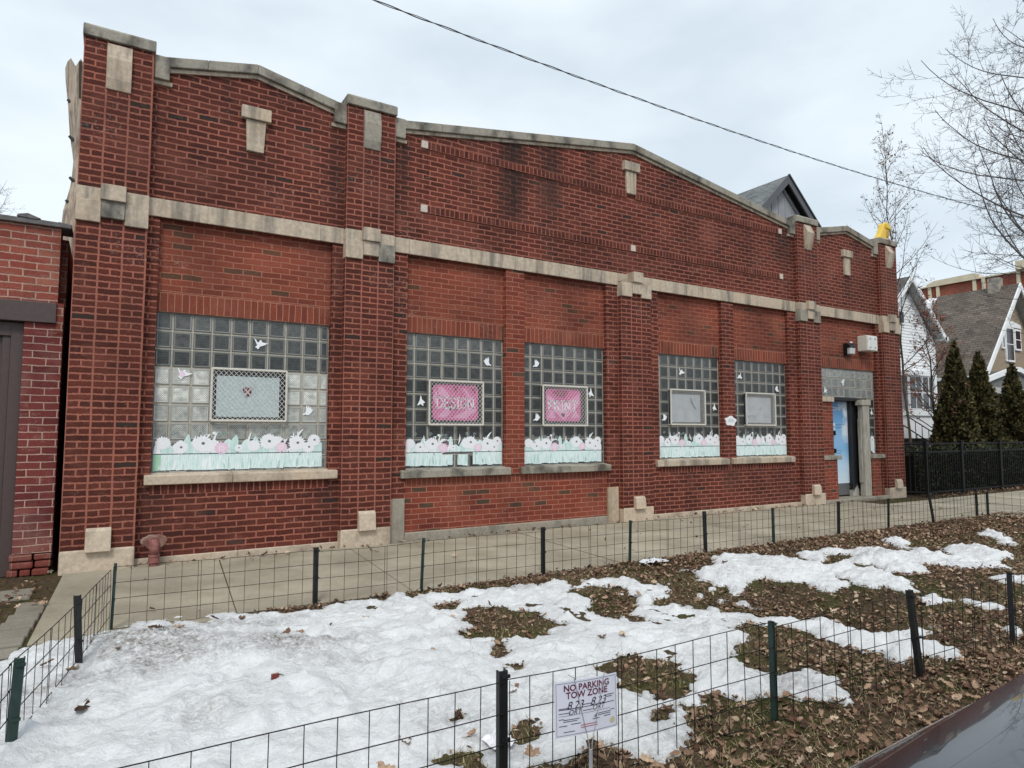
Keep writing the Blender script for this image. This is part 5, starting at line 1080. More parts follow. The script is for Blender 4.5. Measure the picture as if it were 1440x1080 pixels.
def hz(x, y):
    for a, b in zip(ST_, ST_[1:]):
        if a[0] <= x <= b[0]:
            t = (x-a[0])/(b[0]-a[0]); zh = a[3]+(b[3]-a[3])*t; zc = a[4]+(b[4]-a[4])*t; hw = a[1]+(b[1]-a[1])*t
            s = max(0, 1-abs(y)/hw); return zh+(zc-zh)*(1-(1-s)**1.6)
    return .9
NXh, NYh = 24, 24
G = [[None]*(NYh+1) for _ in range(NXh+1)]
for i in range(NXh+1):
    x = .72+1.26*i/NXh; hw = float(np.interp(x, [.72, .85, 1.02, 1.24, 1.46, 1.56, 1.98], [.66, .745, .785, .806, .824, .830, .845]))
    for j in range(NYh+1):
        v = 2*j/NYh-1; y = hw*v; xx = x-.06*(1-v*v)*(1-i/NXh); lip = -.014 if j in (0, NYh) else 0; rib = .006*max(0, 1-abs(abs(v)-.62)*9)
        G[i][j] = (xx, CY+y, hz(max(.52, xx), y)+.020+lip+rib)
for i in range(NXh):
    for j in range(NYh): p.face([G[i][j], G[i+1][j], G[i+1][j+1], G[i][j+1]])
p.build('bonnet', M['paint'], CAR, smooth=True, merge=True)
# greenhouse
p = MB(); cab = [(2.0, .95, .74), (2.72, 1.33, .60), (3.65, 1.35, .60), (4.35, .96, .72)]
rr = []
for x, z, hw in cab: rr.append([(x, CY+hw+.02 if z < 1 else CY+hw, z if z < 1 else z-.05), (x, CY+hw*.8, z), (x, CY, z+.025), (x, CY-hw*.8, z), (x, CY-hw-.02 if z < 1 else CY-hw, z if z < 1 else z-.05)])
for a, b in zip(rr[1:2], rr[2:3]):
    for k in range(4): p.face([a[k], a[k+1], b[k+1], b[k]])
p.build('car_roof', M['paint'], CAR)
p = MB()
for a, b in ((rr[0], rr[1]), (rr[2], rr[3])):
    for k in range(4): p.face([a[k], a[k+1], b[k+1], b[k]])
for k, s in ((0, 1), (4, -1)): p.face([(2.0, CY+s*.80, .92), (2.72, rr[1][k][1], rr[1][k][2]), (3.65, rr[2][k][1], rr[2][k][2]), (4.35, CY+s*.78, .93)])
p.build('car_window', M['car_glass'], CAR)
for s in (1, -1):
    p = MB(); p.prism([(.60, .48), (.90, .52), (.93, .62), (.70, .62)], CY+s*.70-.08, CY+s*.70+.12); p.build('headlight', M['lens'], CAR, bevel=.02)
    for x in (1.25, 4.05):
        p = MB(); p.bar((x, CY+s*.70, .17), (x, CY+s*.895, .17), .32, 26); w_o = p.build('wheel', M['rubber'], CAR, bevel=.02)
        p = MB(); p.bar((x, CY+s*.86, .17), (x, CY+s*.905, .17), .20, 20); p.build('rim', M['alloy'], w_o, bevel=.01)
p = MB(); p.box(.47, .53, CY-.55, CY+.55, .10, .34); p.build('grille', M['trim'], CAR, bevel=.02)

pv = Matrix.Translation((1.07, -7.325, 0)); CAR.matrix_world = Matrix.Translation((-.02, .04, .016)) @ pv @ Matrix.Rotation(rad(-5.5), 4, 'Z') @ pv.inverted() @ Matrix.Translation(CAR.location)

# ------------------------------------------------------------------ trees
def bark(name, c1, c2):
    m, nt, b = newmat(name); g = obco(nt); f = noise(nt, g, 9, 5, .7, (3, 3, .6))
    lk(nt, ramp(nt, f, [(.3, c2), (.7, c1)]), b.inputs['Base Color']); b.inputs['Roughness'].default_value = .9; bump(nt, b, f, .7, .01); return m
M['twig'] = bark('grey_bark', (.125, .115, .11), (.055, .05, .05)); M['bark2'] = bark('brown_bark', (.10, .075, .055), (.04, .03, .024))
def grow(rng, p, d, Ln, r, lev, out, tips, curve=(0, 0, 0), wob=.18, kids=(5, 6, 4), ratio=.5, upk=.05, minr=.004):
    n = max(4, int(Ln/.18)) if lev else 10; pts = [Vector(p)]; d = Vector(d).normalized(); rad_ = [r]; cv = Vector(curve)
    for i in range(n):
        d = (d+Vector((rng.gauss(0, wob), rng.gauss(0, wob), rng.gauss(0, wob)))*(.5 if lev else .25)+cv*(1/n)+Vector((0, 0, upk*(i/n)*3))).normalized()
        pts.append(pts[-1]+d*(Ln/n)); rad_.append(max(minr*.6, r*(1-.78*(i+1)/n)))
    out.append((pts, rad_, lev)); 
    if lev >= len(kids): tips.append((pts[-1], d)); return
    k = kids[lev]
    for j in range(k):
        t = .22+.74*(j+rng.random())/k; i = min(n-1, int(t*n)); dd = (pts[i+1]-pts[i]).normalized(); side = dd.orthogonal().normalized(); side.rotate(Matrix.Rotation(rng.uniform(0, 6.283), 3, dd))
        nd = (dd*rng.uniform(.5, .9)+side*rng.uniform(.6, 1.0)+Vector((0, 0, -.12 if lev else .1))).normalized()
        grow(rng, pts[i], nd, Ln*ratio*rng.uniform(.6, 1.15)*(1-.4*t), max(minr, rad_[i]*.55), lev+1, out, tips, (0, 0, rng.uniform(-.2, .5)), wob, kids, ratio, upk, minr)
def tree_mesh(out, levs):
    p = MB()
    for pts, r, lev in out:
        if lev in levs: p.tube(pts, r, 7 if lev == 0 else 5 if lev == 1 else 3)
    return p
def add_leaves(tips_pts, rng, size, mat, name, parent, n_per=1, spread=.05):
    V, F, sh = [], [], []
    for q in tips_pts:
        for _ in range(n_per):
            c = Vector(q)+Vector((rng.gauss(0, spread), rng.gauss(0, spread), rng.gauss(0, spread))); a = Vector((rng.gauss(0, 1), rng.gauss(0, 1), rng.gauss(0, 1))).normalized(); b = a.orthogonal().normalized(); s = size*rng.uniform(.6, 1.3)
            i = len(V); V += [c-a*s, c+b*s*.5, c+a*s, c-b*s*.5]; F.append((i, i+1, i+2, i+3)); sh.append(rng.random())
    return raw(name, V, F, mat, shade=sh, parent=parent)

# big bare street tree standing in the parkway just right of the frame
rng = random.Random(12); TX = 12.6; T = thing('bare_tree', (TX, -5.0, 0), 'large bare street tree whose twigs reach in from the right edge', 'tree')
out, tips = [], []
tr = [Vector((TX+a, -5.0+b, c)) for a, b, c in ((0, 0, -.1), (.02, 0, 1.2), (.05, -.02, 2.6), (.1, 0, 4.4), (.05, .05, 6.2), (.1, 0, 8.2), (.2, 0, 10.8))]
p = MB(); p.tube(tr, [.21, .17, .15, .12, .09, .06, .02], 12); p.build('trunk', M['twig'], T, smooth=True)
for k in range(30):
    h = 2.5+4.6*(k+.5)/30; i = min(5, max(1, sum(1 for q in tr if q.z < h)-1)); a = tr[i]+(tr[i+1]-tr[i])*((h-tr[i].z)/(tr[i+1].z-tr[i].z))
    az = rng.uniform(62, 165) if k % 6 else rng.uniform(-120, 40)      # most limbs lean out over the parkway, as seen
    el = rng.uniform(4, 30); d = (math.cos(rad(az))*math.cos(rad(el)), math.sin(rad(az))*math.cos(rad(el)), math.sin(rad(el)))
    grow(rng, a, d, rng.uniform(2.6, 3.9)*(1.12 if h < 4.6 else .95 if h < 6 else .72), .026*(1.1-h/16), 1, out, tips, (0, 0, rng.uniform(-.55, .15)), .12, (0, 9, 7, 4), .46, .055, .0029)
tree_mesh(out, (1, 2)).build('limb', M['twig'], T); tree_mesh(out, (3, 4)).build('twigs', M['twig'], T)

def slim_tree(name, base, top, label, seed, spread, nb, leaf, leafm, lsize, lower=.25, per=2, r0=.06, upel=(38, 68), group=None):
    rng = random.Random(seed); T = thing(name, base, label, 'tree', group); b = Vector(base); t = Vector(top); ax = t-b; Ht = ax.length
    pts = [b+ax*(k/12)+Vector((rng.gauss(0, .03), rng.gauss(0, .03), 0))*(k > 0) for k in range(13)]
    p = MB(); p.tube(pts, [r0*(1-.93*k/12) for k in range(13)], 7); p.build('trunk', M['bark2'], T)
    out, tips = [], []
    for k in range(nb):
        f = lower+(.97-lower)*(k+rng.random())/nb; a = b+ax*f; az = rng.uniform(0, 360); el = rng.uniform(*upel)
        ln = spread*(1.15-f)*rng.uniform(.7, 1.2)+.15; d = (math.cos(rad(az))*math.cos(rad(el)), math.sin(rad(az))*math.cos(rad(el)), math.sin(rad(el)))
        grow(rng, a, d, ln, .016*(1.1-f)+.004, 1, out, tips, (0, 0, .25), .16, (0, 6, 3), .45, .03, .0045)
    tree_mesh(out, (1, 2, 3)).build('branches', M['bark2'], T)
    pl = [q for pp, r, l in out if l >= 2 for q in pp[1::2] if rng.random() < leaf]
    if pl: add_leaves(pl, rng, lsize, leafm, 'leaves', T, per, .05)
    return T
M['leaf_thin'] = attr_mat('last_dry_leaves', [(0, (.06, .05, .045)), (.6, (.14, .105, .08)), (1, (.25, .16, .11))], .8)
M['leaf_red'] = attr_mat('russet_leaves', [(0, (.07, .03, .025)), (.5, (.17, .055, .04)), (1, (.34, .13, .07))], .8)
slim_tree('slender_tree', (20.1, 2.6, 0), (19.35, 2.6, 10.55), 'tall slender tree with a few dry leaves behind the far pier', 5, 2.9, 46, .30, M['leaf_thin'], .05, .30, 1, .042)
slim_tree('small_tree', (20.9, 2.2, 0), (20.75, 2.3, 5.3), 'small tree with russet leaves in front of the white house', 8, 1.9, 30, .38, M['leaf_red'], .05, .22, 2, .05, (25, 60))
slim_tree('distant_tree', (-4.5, 19, 0), (-4.6, 19, 11.8), 'distant bare tree top above the garage at the far left', 17, 4.2, 70, 0, None, .05, .4, 1, .16, (15, 50))

# dead broken trunk behind the garage
DT = thing('dead_trunk', (-.62, 3.2, 0), 'dead barkless tree trunk with a split top behind the first pier', 'tree')
M['deadwood'] = wood_mat('bleached_dead_wood', (.44, .36, .28), (.13, .105, .085), (7, 7, .7))
rng = random.Random(3); p = MB(); n = 12
zs_ = [0, 3.4, 4.2, 4.55, 4.9, 5.3, 5.7, 6.1, 6.45, 6.70]; cxs = [-.55, -.52, -.53, -.545, -.50, -.49, -.53, -.56, -.585, -.60]; rs = [.16, .15, .15, .13, .10, .085, .10, .115, .12, .125]
ring = []
for z, cx, r in zip(zs_, cxs, rs): ring.append([(cx+r*math.cos(2*math.pi*k/n)*(1+rng.uniform(-.12, .12)), 3.2+r*math.sin(2*math.pi*k/n)*(1+rng.uniform(-.12, .12)), z+(rng.uniform(-.06, .10) if z == 6.70 else 0)) for k in range(n)])
for a, b in zip(ring, ring[1:]):
    for k in range(n): p.face([a[k], a[(k+1) % n], b[(k+1) % n], b[k]])
c = (-.60, 3.2, 6.52)
for k in range(n): p.face([ring[-1][k], ring[-1][(k+1) % n], c])
p.build('trunk', M['deadwood'], DT, smooth=False, merge=True)
p = MB(); p.bar((-.53, 3.075, 6.2), (-.545, 3.075, 6.74), .012, 5, r2=.02); p.build('split', plain('dark_wood_split', (.05, .04, .03), .9), DT)
p = MB()
for z, x in ((6.15, -.68), (5.62, -.64), (5.02, -.61), (4.68, -.64)):
    p.bar((x+.06, 3.15, z-.03), (x-.0, 3.12, z+.01), .034, 6, r2=.018)
p.build('branch_stubs', M['twig'], DT)

# ------------------------------------------------------------------ overhead cable
p = MB(); pts1, pts2 = [], []
for k in range(1200):
    x = -14+42*k/1200; z = 4.862+.0042*(x-5.6)**2; a = x*2*math.pi/.55; pts1.append((x, -3+.006*math.cos(a), z+.006*math.sin(a))); pts2.append((x, -3-.006*math.cos(a), z-.006*math.sin(a)))
p.tube(pts1, .0052, 4); p.tube(pts2, .004, 4, 1)
tag(p.build('overhead_cable', [plain('black_cable', (.03, .03, .032), .6, bumpamt=0), plain('grey_messenger_wire', (.16, .16, .17), .5, bumpamt=0)]), 'dark twisted overhead cable crossing the sky above the roofline', 'cable')

# ------------------------------------------------------------------ iron fence, hedge, evergreens
M['iron'] = plain('black_iron', (.006, .006, .0065), .6, spec=.25, var=.2)
IF = thing('iron_fence', (20, -.28, 0), 'black iron picket fence along the far sidewalk in front of the hedge', 'fence')
ix = [15.08, 15.55]+[17.42+2.05*k for k in range(-0, 7)]; ix = [15.27, 16.80, 18.68, 20.55, 22.4, 24.3, 26.2, 28.1, 30.0]
for k, x in enumerate(ix):
    s = .036 if k else .03; p = MB(); p.box(x-s, x+s, -.28-s, -.28+s, 0, 1.20); p.box(x-s-.008, x+s+.008, -.28-s-.008, -.28+s+.008, 1.20, 1.225); p.build('post', M['iron'], IF, bevel=.004)
for a, b in zip(ix, ix[1:]):
    p = MB()
    for z in (1.16, .98, .10): p.box(a+.03, b-.03, -.298, -.262, z-.017, z+.017)
    x = a+.11
    while x < b-.06: p.box(x-.008, x+.008, -.288, -.272, .05, .978); x += .102
    p.build('picket_panel', M['iron'], IF)
pa, pb = Vector((15.24, -.26, 0)), Vector((14.99, .02, 0)); p = MB()
for z in (1.16, .98, .10): p.bar(pa+Vector((0, 0, z)), pb+Vector((0, 0, z)), .02, 4)
for k in range(1, 4): q = pa+(pb-pa)*(k/4); p.bar(q+Vector((0, 0, .05)), q+Vector((0, 0, 1.14)), .011, 4)
p.build('picket_panel', M['iron'], IF)
M['yew'] = attr_mat('dark_evergreen', [(0, (.010, .013, .007)), (.5, (.026, .032, .014)), (.85, (.055, .060, .026)), (1, (.11, .10, .045))], .7, .3)
M['arbor'] = attr_mat('bronzed_arborvitae', [(0, (.016, .015, .007)), (.45, (.060, .053, .019)), (.8, (.135, .112, .040)), (1, (.22, .165, .06))], .75, .25)
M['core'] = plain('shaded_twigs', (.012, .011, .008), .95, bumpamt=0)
def tufts(name, pos, nrm, size, mat, parent, R):
    n = len(pos); a = nrm+R.randn(n, 3)*.55; a /= np.linalg.norm(a, axis=1)[:, None]; b = np.cross(a, R.randn(n, 3)); b /= np.linalg.norm(b, axis=1)[:, None]
    s = size*(.6+.8*R.rand(n))[:, None]; c = pos
    V = np.stack([c-a*s*.3, c+b*s*.45+a*s*.3, c+a*s, c-b*s*.45+a*s*.3], 1).reshape(-1, 3); F = np.arange(4*n).reshape(-1, 4)
    return raw(name, V, F, mat, shade=np.clip(.42+.25*R.randn(n), 0, 1), parent=parent)
HG = thing('hedge', (20, .35, 0), 'dark clipped evergreen hedge behind the iron fence', 'hedge')
R2 = np.random.RandomState(6); n = 26000
hx = 15.4+14*R2.rand(n); f = R2.rand(n); hy = np.where(f < .55, -.02+.05*R2.randn(n), .0+.75*R2.rand(n)); hz_ = np.where(f < .55, .93*R2.rand(n), .93+.05*R2.randn(n))+.03*np.sin(hx*5)
nr = np.where((f < .55)[:, None], np.array([[0, -1., .3]]), np.array([[0, -.2, 1.]])); keep_ = ~((hx < 16.2) & (R2.rand(n) < .5))
tufts('foliage', np.stack([hx, hy, hz_], -1)[keep_], nr[keep_], .055, M['yew'], HG, R2)
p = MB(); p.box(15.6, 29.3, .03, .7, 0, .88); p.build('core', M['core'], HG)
def arborvitae(cx, cy, h, r, seed, lab):
    T = thing('arborvitae', (cx, cy, 0), lab, 'evergreen', 'arborvitae in a row behind the hedge'); R2 = np.random.RandomState(seed); n = 13000
    t = 1-np.sqrt(R2.rand(n)); t = np.clip(t*1.02, 0, .995); z = h*t; az = R2.rand(n)*2*np.pi
    prof = r*np.power(np.clip(1-t, 0, 1), .78)*(1-.25*np.exp(-t*14))
    lump = 1+.20*np.sin(az*3+seed+t*9)*np.sin(t*23+seed)+.13*np.sin(az*7+t*31)+.08*R2.randn(n)
    rr_ = prof*lump*(.86+.18*R2.rand(n)); pos = np.stack([cx+rr_*np.cos(az)+.05*np.sin(t*5+seed), cy+rr_*np.sin(az), z+.05], -1)
    nr = np.stack([np.cos(az)*.6, np.sin(az)*.6, np.full(n, .85)], -1); tufts('foliage', pos, nr, .085, M['arbor'], T, R2)
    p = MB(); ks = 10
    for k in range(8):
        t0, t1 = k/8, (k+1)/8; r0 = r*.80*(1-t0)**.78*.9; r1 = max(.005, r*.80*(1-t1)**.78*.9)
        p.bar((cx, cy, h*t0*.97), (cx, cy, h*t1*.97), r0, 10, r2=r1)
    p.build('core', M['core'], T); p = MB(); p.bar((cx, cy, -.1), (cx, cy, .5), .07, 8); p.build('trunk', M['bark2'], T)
arborvitae(20.72, 1.6, 3.95, .64, 3, 'tallest bronze green arborvitae, beside the corner of the white house')
arborvitae(22.45, 1.7, 3.80, .62, 8, 'middle arborvitae of the three, in front of the brown shingle roof')
arborvitae(24.35, 1.6, 3.50, .64, 14, 'shortest arborvitae of the three, in front of the porch gable')
arborvitae(26.4, 1.7, 3.3, .62, 19, 'arborvitae at the right edge past the porch gable')

# ------------------------------------------------------------------ houses beyond
def shingle(name, pal, row=.14, bw=.30):
    m, nt, b = newmat(name); uv = uvco(nt)
    nn = N(nt, 'ShaderNodeTexNoise'); nn.inputs['Scale'].default_value = 8; lk(nt, uv, nn.inputs['Vector'])
    ad = N(nt, 'ShaderNodeVectorMath', operation='MULTIPLY_ADD'); lk(nt, nn.outputs['Color'], ad.inputs[0]); ad.inputs[1].default_value = (.05, .02, 0); lk(nt, uv, ad.inputs[2])
    bt = N(nt, 'ShaderNodeTexBrick'); lk(nt, ad.outputs[0], bt.inputs['Vector']); bt.offset = .37
    bt.inputs['Color1'].default_value = (0, 0, 0, 1); bt.inputs['Color2'].default_value = (1, 1, 1, 1); bt.inputs['Mortar'].default_value = (0, 0, 0, 1)
    bt.inputs['Scale'].default_value = 1; bt.inputs['Mortar Size'].default_value = .011; bt.inputs['Brick Width'].default_value = bw; bt.inputs['Row Height'].default_value = row; bt.inputs['Mortar Smooth'].default_value = .3
    s = N(nt, 'ShaderNodeSeparateColor'); lk(nt, bt.outputs['Color'], s.inputs[0])
    col = ramp(nt, s.outputs[0], [(i/(len(pal)-1), c) for i, c in enumerate(pal)])
    col = mixc(nt, math_(nt, 'MULTIPLY', bt.outputs['Fac'], .8), col, tuple(c*.3 for c in pal[0]))
    col = mixc(nt, 1, col, ramp(nt, noise(nt, uv, 1.2, 4), [(.3, (.8, .8, .8)), (.7, (1.2, 1.2, 1.2))]), 'MULTIPLY')
    lk(nt, col, b.inputs['Base Color']); b.inputs['Roughness'].default_value = .9; bump(nt, b, math_(nt, 'SUBTRACT', 1, bt.outputs['Fac']), .5, .01); return m
M['sh_brown'] = shingle('brown_shingles', [(.085, .068, .056), (.15, .122, .10), (.115, .092, .076), (.185, .155, .13)]); M['sh_grey'] = shingle('grey_shingles', [(.10, .11, .11), (.19, .20, .20), (.14, .15, .15)]); M['sh_dark'] = shingle('charcoal_shingles', [(.07, .066, .062), (.14, .13, .12), (.10, .095, .088)])
M['siding'] = plain('white_siding', (.80, .81, .82), .5, var=.05, scale=3); M['wtrim'] = plain('white_trim', (.80, .81, .82), .45, var=.04, scale=3); M['stucco'] = plain('tan_stucco', (.30, .235, .17), .9, var=.12, scale=14, bumpamt=.5); M['pane'] = plain('window_pane', (.02, .023, .028), .08, spec=.6, bumpamt=0); M['soffit'] = plain('grey_soffit', (.42, .42, .41), .6)
M['greybrick'] = brick_mat('grey_foundation_block', [(.10, .095, .09), (.15, .14, .13)], (.38, .36, .33), bw=.4, row=.13, ms=.012)
M['farbrick'] = brick_mat('far_red_brick', [(.26, .07, .045), (.33, .095, .06)], (.36, .2, .15), bw=.25, row=.08, ms=.006); M['cream'] = plain('cream_terracotta', (.66, .58, .42), .6, var=.08, scale=2)
def slopeface(p, a, b, c, d, mi=0):
    u = (Vector(b)-Vector(a)).length; v = (Vector(d)-Vector(a)).length; p.face([a, b, c, d], mi, uv=[(0, 0), (u, 0), (u, v), (0, v)])
def gable_roof(p, xa, za, xl, zl, xr, zr, y0, y1, th=.12):
    for (xe, ze) in ((xl, zl), (xr, zr)):
        a, b, c, d = (xe, y0, ze), (xe, y1, ze), (xa, y1, za), (xa, y0, za)
        slopeface(p, a, b, c, d) if xe > xa else slopeface(p, b, a, d, c)
        a, b, c, d = [(x, y, z-th) for x, y, z in (a, b, c, d)]; slopeface(p, a, b, c, d, 1)
def rake(p, xa, za, xe, ze, y0, y1, w, off=0.02):
    # a barge board of depth w below the roof edge
    dx, dz = xe-xa, ze-za; p.prism([(xa, za+off), (xe, ze+off), (xe, ze+off-w), (xa, za+off-w)][:: -1 if xe > xa else 1], y0, y1)

# white sided house
WH = thing('white_house', (23.4, 4, 0), 'white sided house with a steep gable and bay window past the workshop', 'house')
XA, ZA, Y0 = 23.40, 6.78, 4.37; XL, XR, ZE = 21.15, 25.50, 4.78
p = MB(); x0, x1 = 21.6, 25.36
def inside(z): # wall half widths under the rakes
    t = max(0, (z-4.55)/(ZA-4.75)); return max(x0, XA-(XA-XL)*(1-t)+.0), min(x1, XA+(XR-XA)*(1-t))
z = 1.25
while z < ZA-.25:
    z2 = z+.105; l0, r0 = inside(z); l1, r1 = inside(z2)
    if r1-l1 < .1: break
    p.face([(l0, Y0-.022, z), (r0, Y0-.022, z), (r1, Y0-.004, z2), (l1, Y0-.004, z2)]); p.face([(l0, Y0-.004, z), (r0, Y0-.004, z), (r0, Y0-.022, z), (l0, Y0-.022, z)]); z = z2
p.box(x0, x1, Y0, 12, 1.2, 4.7); p.build('wall', M['siding'], WH)
p = MB(); p.box(x0+.1, x1-.02, Y0+.01, 12, -.1, 1.22); p.build('foundation', M['greybrick'], WH)
p = MB(); gable_roof(p, XA, ZA, XL, ZE, XR, ZE, Y0-.34, 12.3); rf_ = p.build('roof', [M['sh_dark'], M['soffit']], WH)
p = MB(); rake(p, XA, ZA, XL, ZE, Y0-.39, Y0-.34, .20); rake(p, XA, ZA, XR, ZE, Y0-.39, Y0-.34, .20); p.box(XR-.10, XR+.10, Y0-.39, 12, ZE-.10, ZE+.04); p.build('barge_board', M['wtrim'], WH)
p = MB(); p.box(x1-.10, x1+.02, Y0-.035, Y0+.1, 1.15, 4.75); p.box(x1-.55, x1-.47, Y0-.03, Y0, 1.15, 4.45); p.prism([(XR-.28, ZE-.02), (XA+.4, ZA-.52), (XA+.4, ZA-.70), (XR-.28, ZE-.20)][::-1], Y0-.04, Y0-.0); p.build('corner_board', M['wtrim'], WH)
def sash(parent, x0, x1, z0, z1, y, nv=1, nh=1, wt=.07):
    p = MB(); p.box(x0-wt, x1+wt, y-.05, y+.02, z0-wt, z1+wt)
    o = p.build('window', M['wtrim'], parent, bevel=.008)
    p = MB(); p.box(x0, x1, y-.053, y-.045, z0, z1, 0); p.build('pane', M['pane'], o)
    p = MB()
    for k in range(1, nv+1): xx = x0+(x1-x0)*k/(nv+1); p.box(xx-.018, xx+.018, y-.064, y-.053, z0, z1)
    for k in range(1, nh+1): zz = z0+(z1-z0)*k/(nh+1); p.box(x0, x1, y-.062, y-.0535, zz-.018, zz+.018)
    if nv or nh: p.build('muntin', M['wtrim'], o)
    return o
sash(WH, 23.0, 23.32, 5.18, 5.56, Y0-.02, 0, 0, .06)
p = MB(); p.box(22.75, 24.55, Y0-.42, Y0-.023, 1.98, 2.18); p.build('bay_sill', M['wtrim'], WH); p = MB(); p.box(22.75, 24.55, Y0-.42, Y0-.023, 3.34, 3.50); p.build('bay_hood', M['wtrim'], WH); p = MB(); p.box(22.8, 24.5, Y0-.36, Y0-.023, 1.22, 1.975); p.build('bay_apron', M['wtrim'], WH)
for a, b in ((22.9, 23.6), (23.72, 24.42)): sash(WH, a, b, 2.22, 3.30, Y0-.34, 1, 1, .03)
p = MB(); p.box(24.95, 25.11, Y0-.10, Y0-.02, 2.9, 3.15); p.build('meter_box', M['soffit'], WH)
st = thing('porch_steps', (21.8, 2.6, 0), 'dark porch steps with an iron handrail before the white house', 'steps')
p = MB()
for k in range(6): p.box(21.3, 22.4, 2.4+k*.26, 4.0-.45, .18*k, .18*(k+1)-.002*k)
p.build('stairs', plain('dark_step_paint', (.05, .05, .05), .7), st)
for x in (21.3, 22.4):
    p = MB(); p.tube([(x, 2.4, .95), (x, 3.9, 1.98)], .02, 6)
    for k in range(8): p.bar((x, 2.4+k*.2, .1+k*.135), (x, 2.4+k*.2, .95+k*.137), .012, 5)
    p.build('handrail', M['iron'], st)

# tan house with the long shingle roof
TH = thing('tan_house', (34.3, 5, 0), 'tan stucco house with a steep brown shingle roof and white barge boards', 'house')
XA, ZA, Y0 = 34.3, 8.02, 5.45; XL, ZL, XR = 30.62, 3.72, 38.0
p = MB(); p.prism([(31.1, 0), (37.5, 0), (37.5, 4.0), (XA, ZA-.25), (31.1, 4.0)], Y0, 8.2); p.build('wall', M['stucco'], TH)
p = MB(); gable_roof(p, XA, ZA, XL, ZL, XR, ZL, Y0-.40, 8.45); p.build('roof', [M['sh_brown'], M['soffit']], TH)
p = MB(); rake(p, XA, ZA, XL, ZL, Y0-.46, Y0-.40, .30); rake(p, XA, ZA, XR, ZL, Y0-.46, Y0-.40, .30); p.box(XL-.14, XL-.0, Y0-.4, 8.4, ZL-.10, ZL+.04); p.build('barge_board', M['wtrim'], TH)
for a, b, z0, z1 in ((33.28, 33.40, 5.15, 5.95), (33.62, 34.25, 4.6, 6.0), (34.5, 34.95, 5.15, 5.95)): sash(TH, a, b, z0, z1, Y0-.02, 0, 1 if b-a > .3 else 0, .08)
p = MB(); p.prism([(33.2, 6.08), (35.1, 6.08), (35.0, 6.24), (34.2, 6.36), (33.4, 6.24)], Y0-.08, Y0-.01); p.build('window_hood', M['wtrim'], TH)
p = MB(); p.box(34.05, 34.45, 5.75, 6.2, 7.0, 8.42); p.build('chimney', plain('grey_chimney_stone', (.30, .27, .23), .9, var=.3, scale=5), TH)
p = MB(); p.prism([(29.75, 3.42), (31.9, 3.92), (32.5, 3.94), (35.2, 3.3), (35.2, 3.5), (32.5, 4.14), (31.9, 4.12), (29.75, 3.62)], 4.5, 4.62); p.build('porch_barge', M['wtrim'], TH)
p = MB(); p.prism([(29.9, 3.22), (35.1, 3.22), (35.1, 3.40), (32.5, 4.0), (31.9, 3.98), (29.9, 3.5)], 4.63, 5.4); p.build('porch_gable', plain('grey_porch_shingle', (.15, .155, .15), .8, var=.2, scale=12), TH)
p = MB(); p.box(29.8, 35.3, 4.5, 5.4, 2.98, 3.215); p.build('porch_beam', M['soffit'], TH)
for x in (30.1, 32.2, 34.8): p = MB(); p.box(x-.13, x+.13, 4.55, 4.81, 0, 2.98); p.build('porch_post', M['soffit'], TH, bevel=.01)
p = MB(); p.prism([(33.2, 7.2), (34.6, 7.2), (35.4, 8.2), (33.66, 7.62)][::1], 8.6, 9.4); p.build('rear_gable', M['wtrim'], TH)

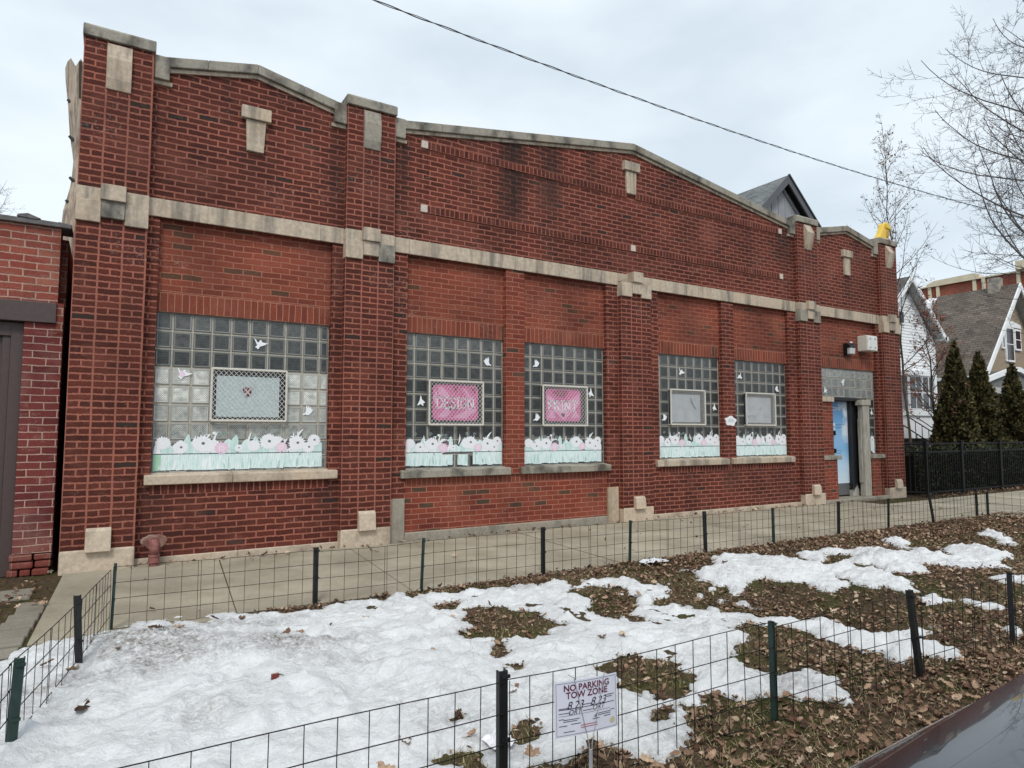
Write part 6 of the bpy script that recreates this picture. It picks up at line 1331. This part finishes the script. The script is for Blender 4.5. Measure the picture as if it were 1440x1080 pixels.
# dark grey house behind the workshop
DH = thing('grey_house', (23.8, 9, 0), 'dark grey house gable with deep eaves rising behind the workshop parapet', 'house')
XA, ZA, Y0 = 23.76, 12.09, 9.0; XL, XR, ZE = 20.2, 27.3, 8.75
p = MB(); p.prism([(20.7, 0), (26.8, 0), (26.8, 9.1), (XA, ZA-.22), (20.7, 9.1)], Y0+.30, 17)
for k in range(14): xx = 20.9+k*.44; zt = ZA-.35-abs(xx-XA)*.95; p.box(xx-.02, xx+.02, Y0+.28, Y0+.31, 0, zt)
p.build('wall', plain('grey_board_siding', (.27, .275, .29), .6, var=.1, scale=3), DH)
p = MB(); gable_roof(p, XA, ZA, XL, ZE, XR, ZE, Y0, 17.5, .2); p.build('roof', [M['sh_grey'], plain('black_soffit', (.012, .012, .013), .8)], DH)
M['fascia'] = plain('dark_fascia', (.085, .085, .095), .5); M['fascia2'] = plain('mid_grey_trim', (.26, .26, .27), .5)
p = MB(); rake(p, XA, ZA, XL, ZE, Y0-.06, Y0, .36, .0); rake(p, XA, ZA, XR, ZE, Y0-.06, Y0, .34, .0); p.build('fascia', M['fascia'], DH)
p = MB(); rake(p, XA, ZA-.36, XL, ZE-.36, Y0+.24, Y0+.28, .16, .0); rake(p, XA, ZA-.36, XR, ZE-.36, Y0+.24, Y0+.28, .16, 0); p.build('frieze', M['fascia2'], DH)
p = MB(); rake(p, XA+.05, ZA+.03, XR+.1, ZE+.0, Y0-.1, Y0-.0, .10, .03); p.build('gutter', plain('black_gutter', (.02, .025, .026), .5), DH)

# red brick apartment building far behind
FB = thing('apartment_building', (46, 10, 0), 'far red brick apartment building with cream cornice above the shingle roof', 'building')
p = MB(); p.box(40, 56, 3, 30, 0, 9.70); p.build('wall', M['farbrick'], FB)
p = MB(); p.prism([(9.0, 9.705), (11.7, 9.705), (11.7, 9.86), (11.3, 10.02), (9.3, 10.06), (9.0, 9.95)], 39.85, 40.3, axis='x'); p.box(39.9, 40.3, 3, 8.99, 9.705, 9.78); p.box(39.9, 40.3, 11.71, 30, 9.705, 9.78); p.build('cornice', M['cream'], FB)
for y in (11.35, 9.05, 7.0, 5.0):
    p = MB(); h = .22; p.box(39.90, 40, y-h-.08, y-h+.08, 8.55, 9.70); p.box(39.90, 40, y+h-.08, y+h+.08, 8.55, 9.70); p.box(39.9, 40, y-h+.08, y+h-.08, 8.55, 8.68); p.build('cream_pilaster', M['cream'], FB)
p = MB(); p.box(39.7, 41.5, 5.9, 7.25, 9.79, 10.25); p.build('parapet_turret', M['cream'], FB)
